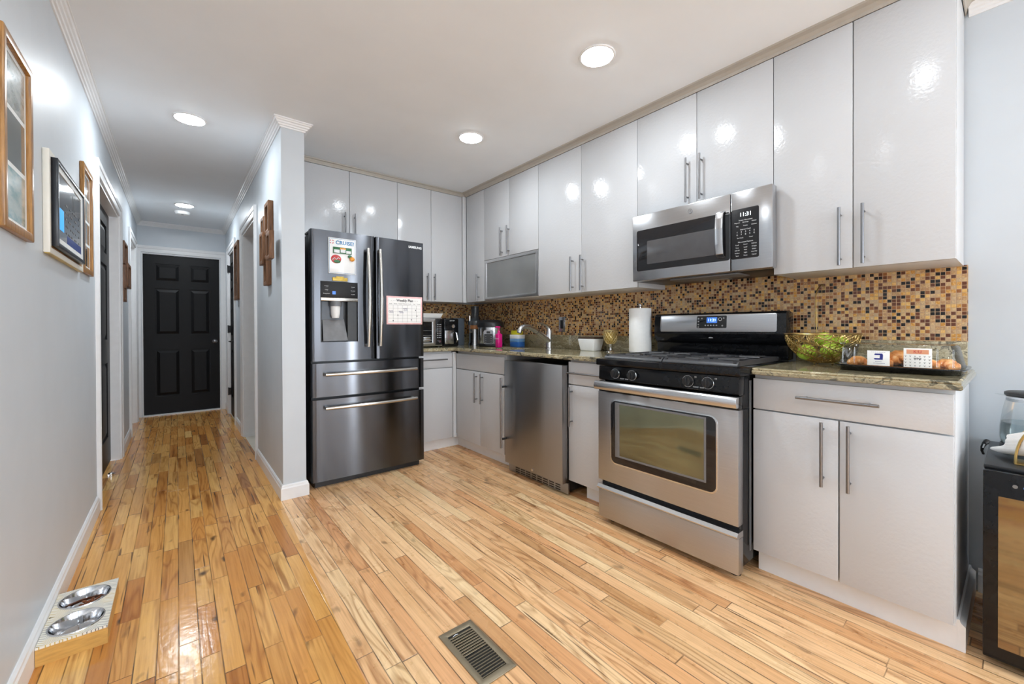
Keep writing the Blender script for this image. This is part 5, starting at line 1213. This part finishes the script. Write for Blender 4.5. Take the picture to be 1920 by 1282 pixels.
def collage(name, x, d, items, label, group='brown wood frame collages'):
    """cluster of small overlapping brown frames on the wall face x; d = +1 when the wall looks to +X"""
    y0 = min(i[0] for i in items); y1 = max(i[1] for i in items); z0 = min(i[2] for i in items)
    t = thing(name, label, 'photo collage', (x, (y0 + y1) / 2, z0), group)
    for a, b, c, e, o, dp in items:
        lo, hi = x + d * o, x + d * (o + dp)
        f = obj('frame', MB().frame('x', min(lo, hi), max(lo, hi), (a, b, c, e), (a + 0.026, b - 0.026, c + 0.026, e - 0.026), 0.002), M['brown_wood'], t)
        q0, q1 = x + d * (o + 0.001), x + d * (o + dp * 0.45)
        obj('photo', MB().box(min(q0, q1), max(q0, q1), a + 0.024, b - 0.024, c + 0.024, e - 0.024), M['photo_d'], f, smooth=False)
collage('photo_collage', XH, -1, [(3.257, 3.426, 1.765, 1.985, 0.0005, 0.032), (3.565, 3.700, 1.79, 1.94, 0.0005, 0.018), (3.419, 3.560, 1.565, 1.795, 0.012, 0.034), (3.050, 3.190, 1.555, 1.735, 0.030, 0.028), (3.345, 3.480, 1.41, 1.62, 0.0005, 0.032)],
        'cluster of brown wooden photo frames on the partition wall near its end')
collage('photo_collage', XL, 1, [(4.90, 5.212, 1.67, 1.87, 0.0005, 0.032), (4.895, 5.0, 1.455, 1.66, 0.005, 0.032), (5.0, 5.30, 1.475, 1.69, 0.018, 0.030), (4.90, 5.13, 1.345, 1.49, 0.0005, 0.028)],
        'cluster of brown wooden photo frames past the edge-on black door')
pf = thing('picture_frame', 'tall narrow brown frame beside the black door in the partition wall', 'picture frame', (XH, 5.29, 1.40))
fo = obj('frame', MB().frame('x', XH - 0.035, XH - 0.0005, (5.11, 5.47, 1.41, 2.02), (5.15, 5.43, 1.45, 1.98), 0.003), M['brown_wood'], pf)
for z in (1.46, 1.64, 1.81): obj('photo', MB().box(XH - 0.02, XH - 0.002, 5.16, 5.42, z, z + 0.15), M['photo_d'], fo, smooth=False)
sw = thing('light_switch', 'white light switch on the partition wall near the end door', 'light switch', (XH, 6.63, 1.2))
obj('plate', MB().box(XH - 0.006, XH - 0.0003, 6.60, 6.67, 1.18, 1.30, 0.002), M['white_plastic'], sw)
obj('toggle', MB().box(XH - 0.016, XH - 0.005, 6.63, 6.642, 1.23, 1.256, 0.002), M['white_plastic'], sw)

# ------------------------------------------------------------------ on the floor
fv = thing('floor_register', 'taupe metal floor vent set in the pale oak', 'floor vent', (0.785, 1.17, 0))
VX0, VX1, VY0, VY1 = 0.714, 0.850, 1.030, 1.303
t_ = bmesh.new()
m = MB().frame('z', 0.0003, 0.0045, (VX0, VX1, VY0, VY1), (VX0 + 0.022, VX1 - 0.022, VY0 + 0.026, VY1 - 0.026), 0.0015); t_.free()
obj('frame', m, M['vent'], fv)
obj('duct', MB().box(VX0 + 0.020, VX1 - 0.020, VY0 + 0.024, VY1 - 0.024, 0.0002, 0.0006), M['duct'], fv)
m = MB(); n = 18
for k in range(n):
    y = VY0 + 0.030 + (VY1 - VY0 - 0.074) * k / (n - 1)
    if k > 8: m.prism([(VX0 + 0.021, y, 0.0036), (VX0 + 0.021, y + 0.0012, 0.0040), (VX0 + 0.021, y + 0.0098, 0.0014), (VX0 + 0.021, y + 0.0086, 0.0010)], (VX1 - VX0 - 0.042, 0, 0))
    else: m.box(VX0 + 0.021, VX1 - 0.021, y, y + 0.0016, 0.0008, 0.0040)
obj('louvres', m, M['vent'], fv)
obj('damper_lever', MB().tube([(VX0 + 0.04, VY1 - 0.034, 0.002), (VX0 + 0.05, VY1 - 0.032, 0.004), (VX0 + 0.06, VY1 - 0.034, 0.003)], 0.0015, 6), M['handle'], fv)

pfd = thing('pet_feeder', 'low bamboo pet feeder with a chevron top against the hallway wall', 'pet feeder', (-0.28, 2.19, 0))
QX0, QX1, QY0, QY1, QZ = -0.366, -0.196, 2.015, 2.368, 0.064
bowls = ((-0.283, 2.106), (-0.283, 2.280)); RBW = 0.0705
bmx = MB().frame('z', 0.0002, QZ - 0.0082, (QX0, QX1, QY0, QY1), (QX0 + 0.012, QX1 - 0.012, QY0 + 0.012, QY1 - 0.012))
obj('box', bmx, M['bamboo'], pfd, smooth=False)
def holed_top():
    """top board with two round holes, built as cells around each hole"""
    t = bmesh.new(); N = 48
    ys = [QY0, (bowls[0][1] + bowls[1][1]) / 2, QY1]
    for z, flip in ((QZ, False), (QZ - 0.008, True)):
        for (cx, cy), y0, y1 in zip(bowls, ys, ys[1:]):
            inner = []; outer = []
            for k in range(N):
                q = 2 * math.pi * k / N; c_, s_ = math.cos(q), math.sin(q)
                inner.append(t.verts.new((cx + RBW * c_, cy + RBW * s_, z)))
                tx = (QX1 - cx) / c_ if c_ > 1e-9 else ((QX0 - cx) / c_ if c_ < -1e-9 else 1e9)
                ty = (y1 - cy) / s_ if s_ > 1e-9 else ((y0 - cy) / s_ if s_ < -1e-9 else 1e9)
                r = min(tx, ty); outer.append(t.verts.new((cx + r * c_, cy + r * s_, z)))
            for k in range(N):
                k2 = (k + 1) % N; t.faces.new((inner[k], outer[k], outer[k2], inner[k2]))
    m = MB(); m._add(t)
    m.frame('z', QZ - 0.008, QZ - 0.0002, (QX0, QX1, QY0, QY1), (QX0 + 0.002, QX1 - 0.002, QY0 + 0.002, QY1 - 0.002)); return m
obj('top_board', holed_top(), M['chevron'], pfd, smooth=False)
for (cx, cy), lab in zip(bowls, ('empty steel pet bowl in the feeder, nearest', 'steel pet bowl with kibble in the feeder')):
    single('pet_bowl', MB().lathe((cx, cy, QZ), [(RBW + 0.003, 0.0004), (RBW + 0.002, 0.003), (RBW - 0.002, 0.003), (RBW - 0.008, -0.012), (RBW - 0.014, -0.040), (0.045, -0.045), (0, -0.046)], 48), M['chrome'], lab, 'pet bowl', (cx, cy, QZ - 0.046), 'pet bowls in the feeder')
m = MB()
for k in range(70):
    a = random.uniform(0, 6.28); r = 0.046 * math.sqrt(random.random())
    x = bowls[1][0] + 0.012 + r * math.cos(a) * 0.75; y = bowls[1][1] + 0.012 + r * math.sin(a) * 0.75
    m.ell((x, y, QZ - 0.040 + random.uniform(0, 0.008)), (0.006, 0.005, 0.004), 8, 6)
single('kibble', m, M['kibble'], 'small heap of brown kibble in the farther pet bowl', 'pet food', (bowls[1][0], bowls[1][1], QZ - 0.044), kind='stuff')
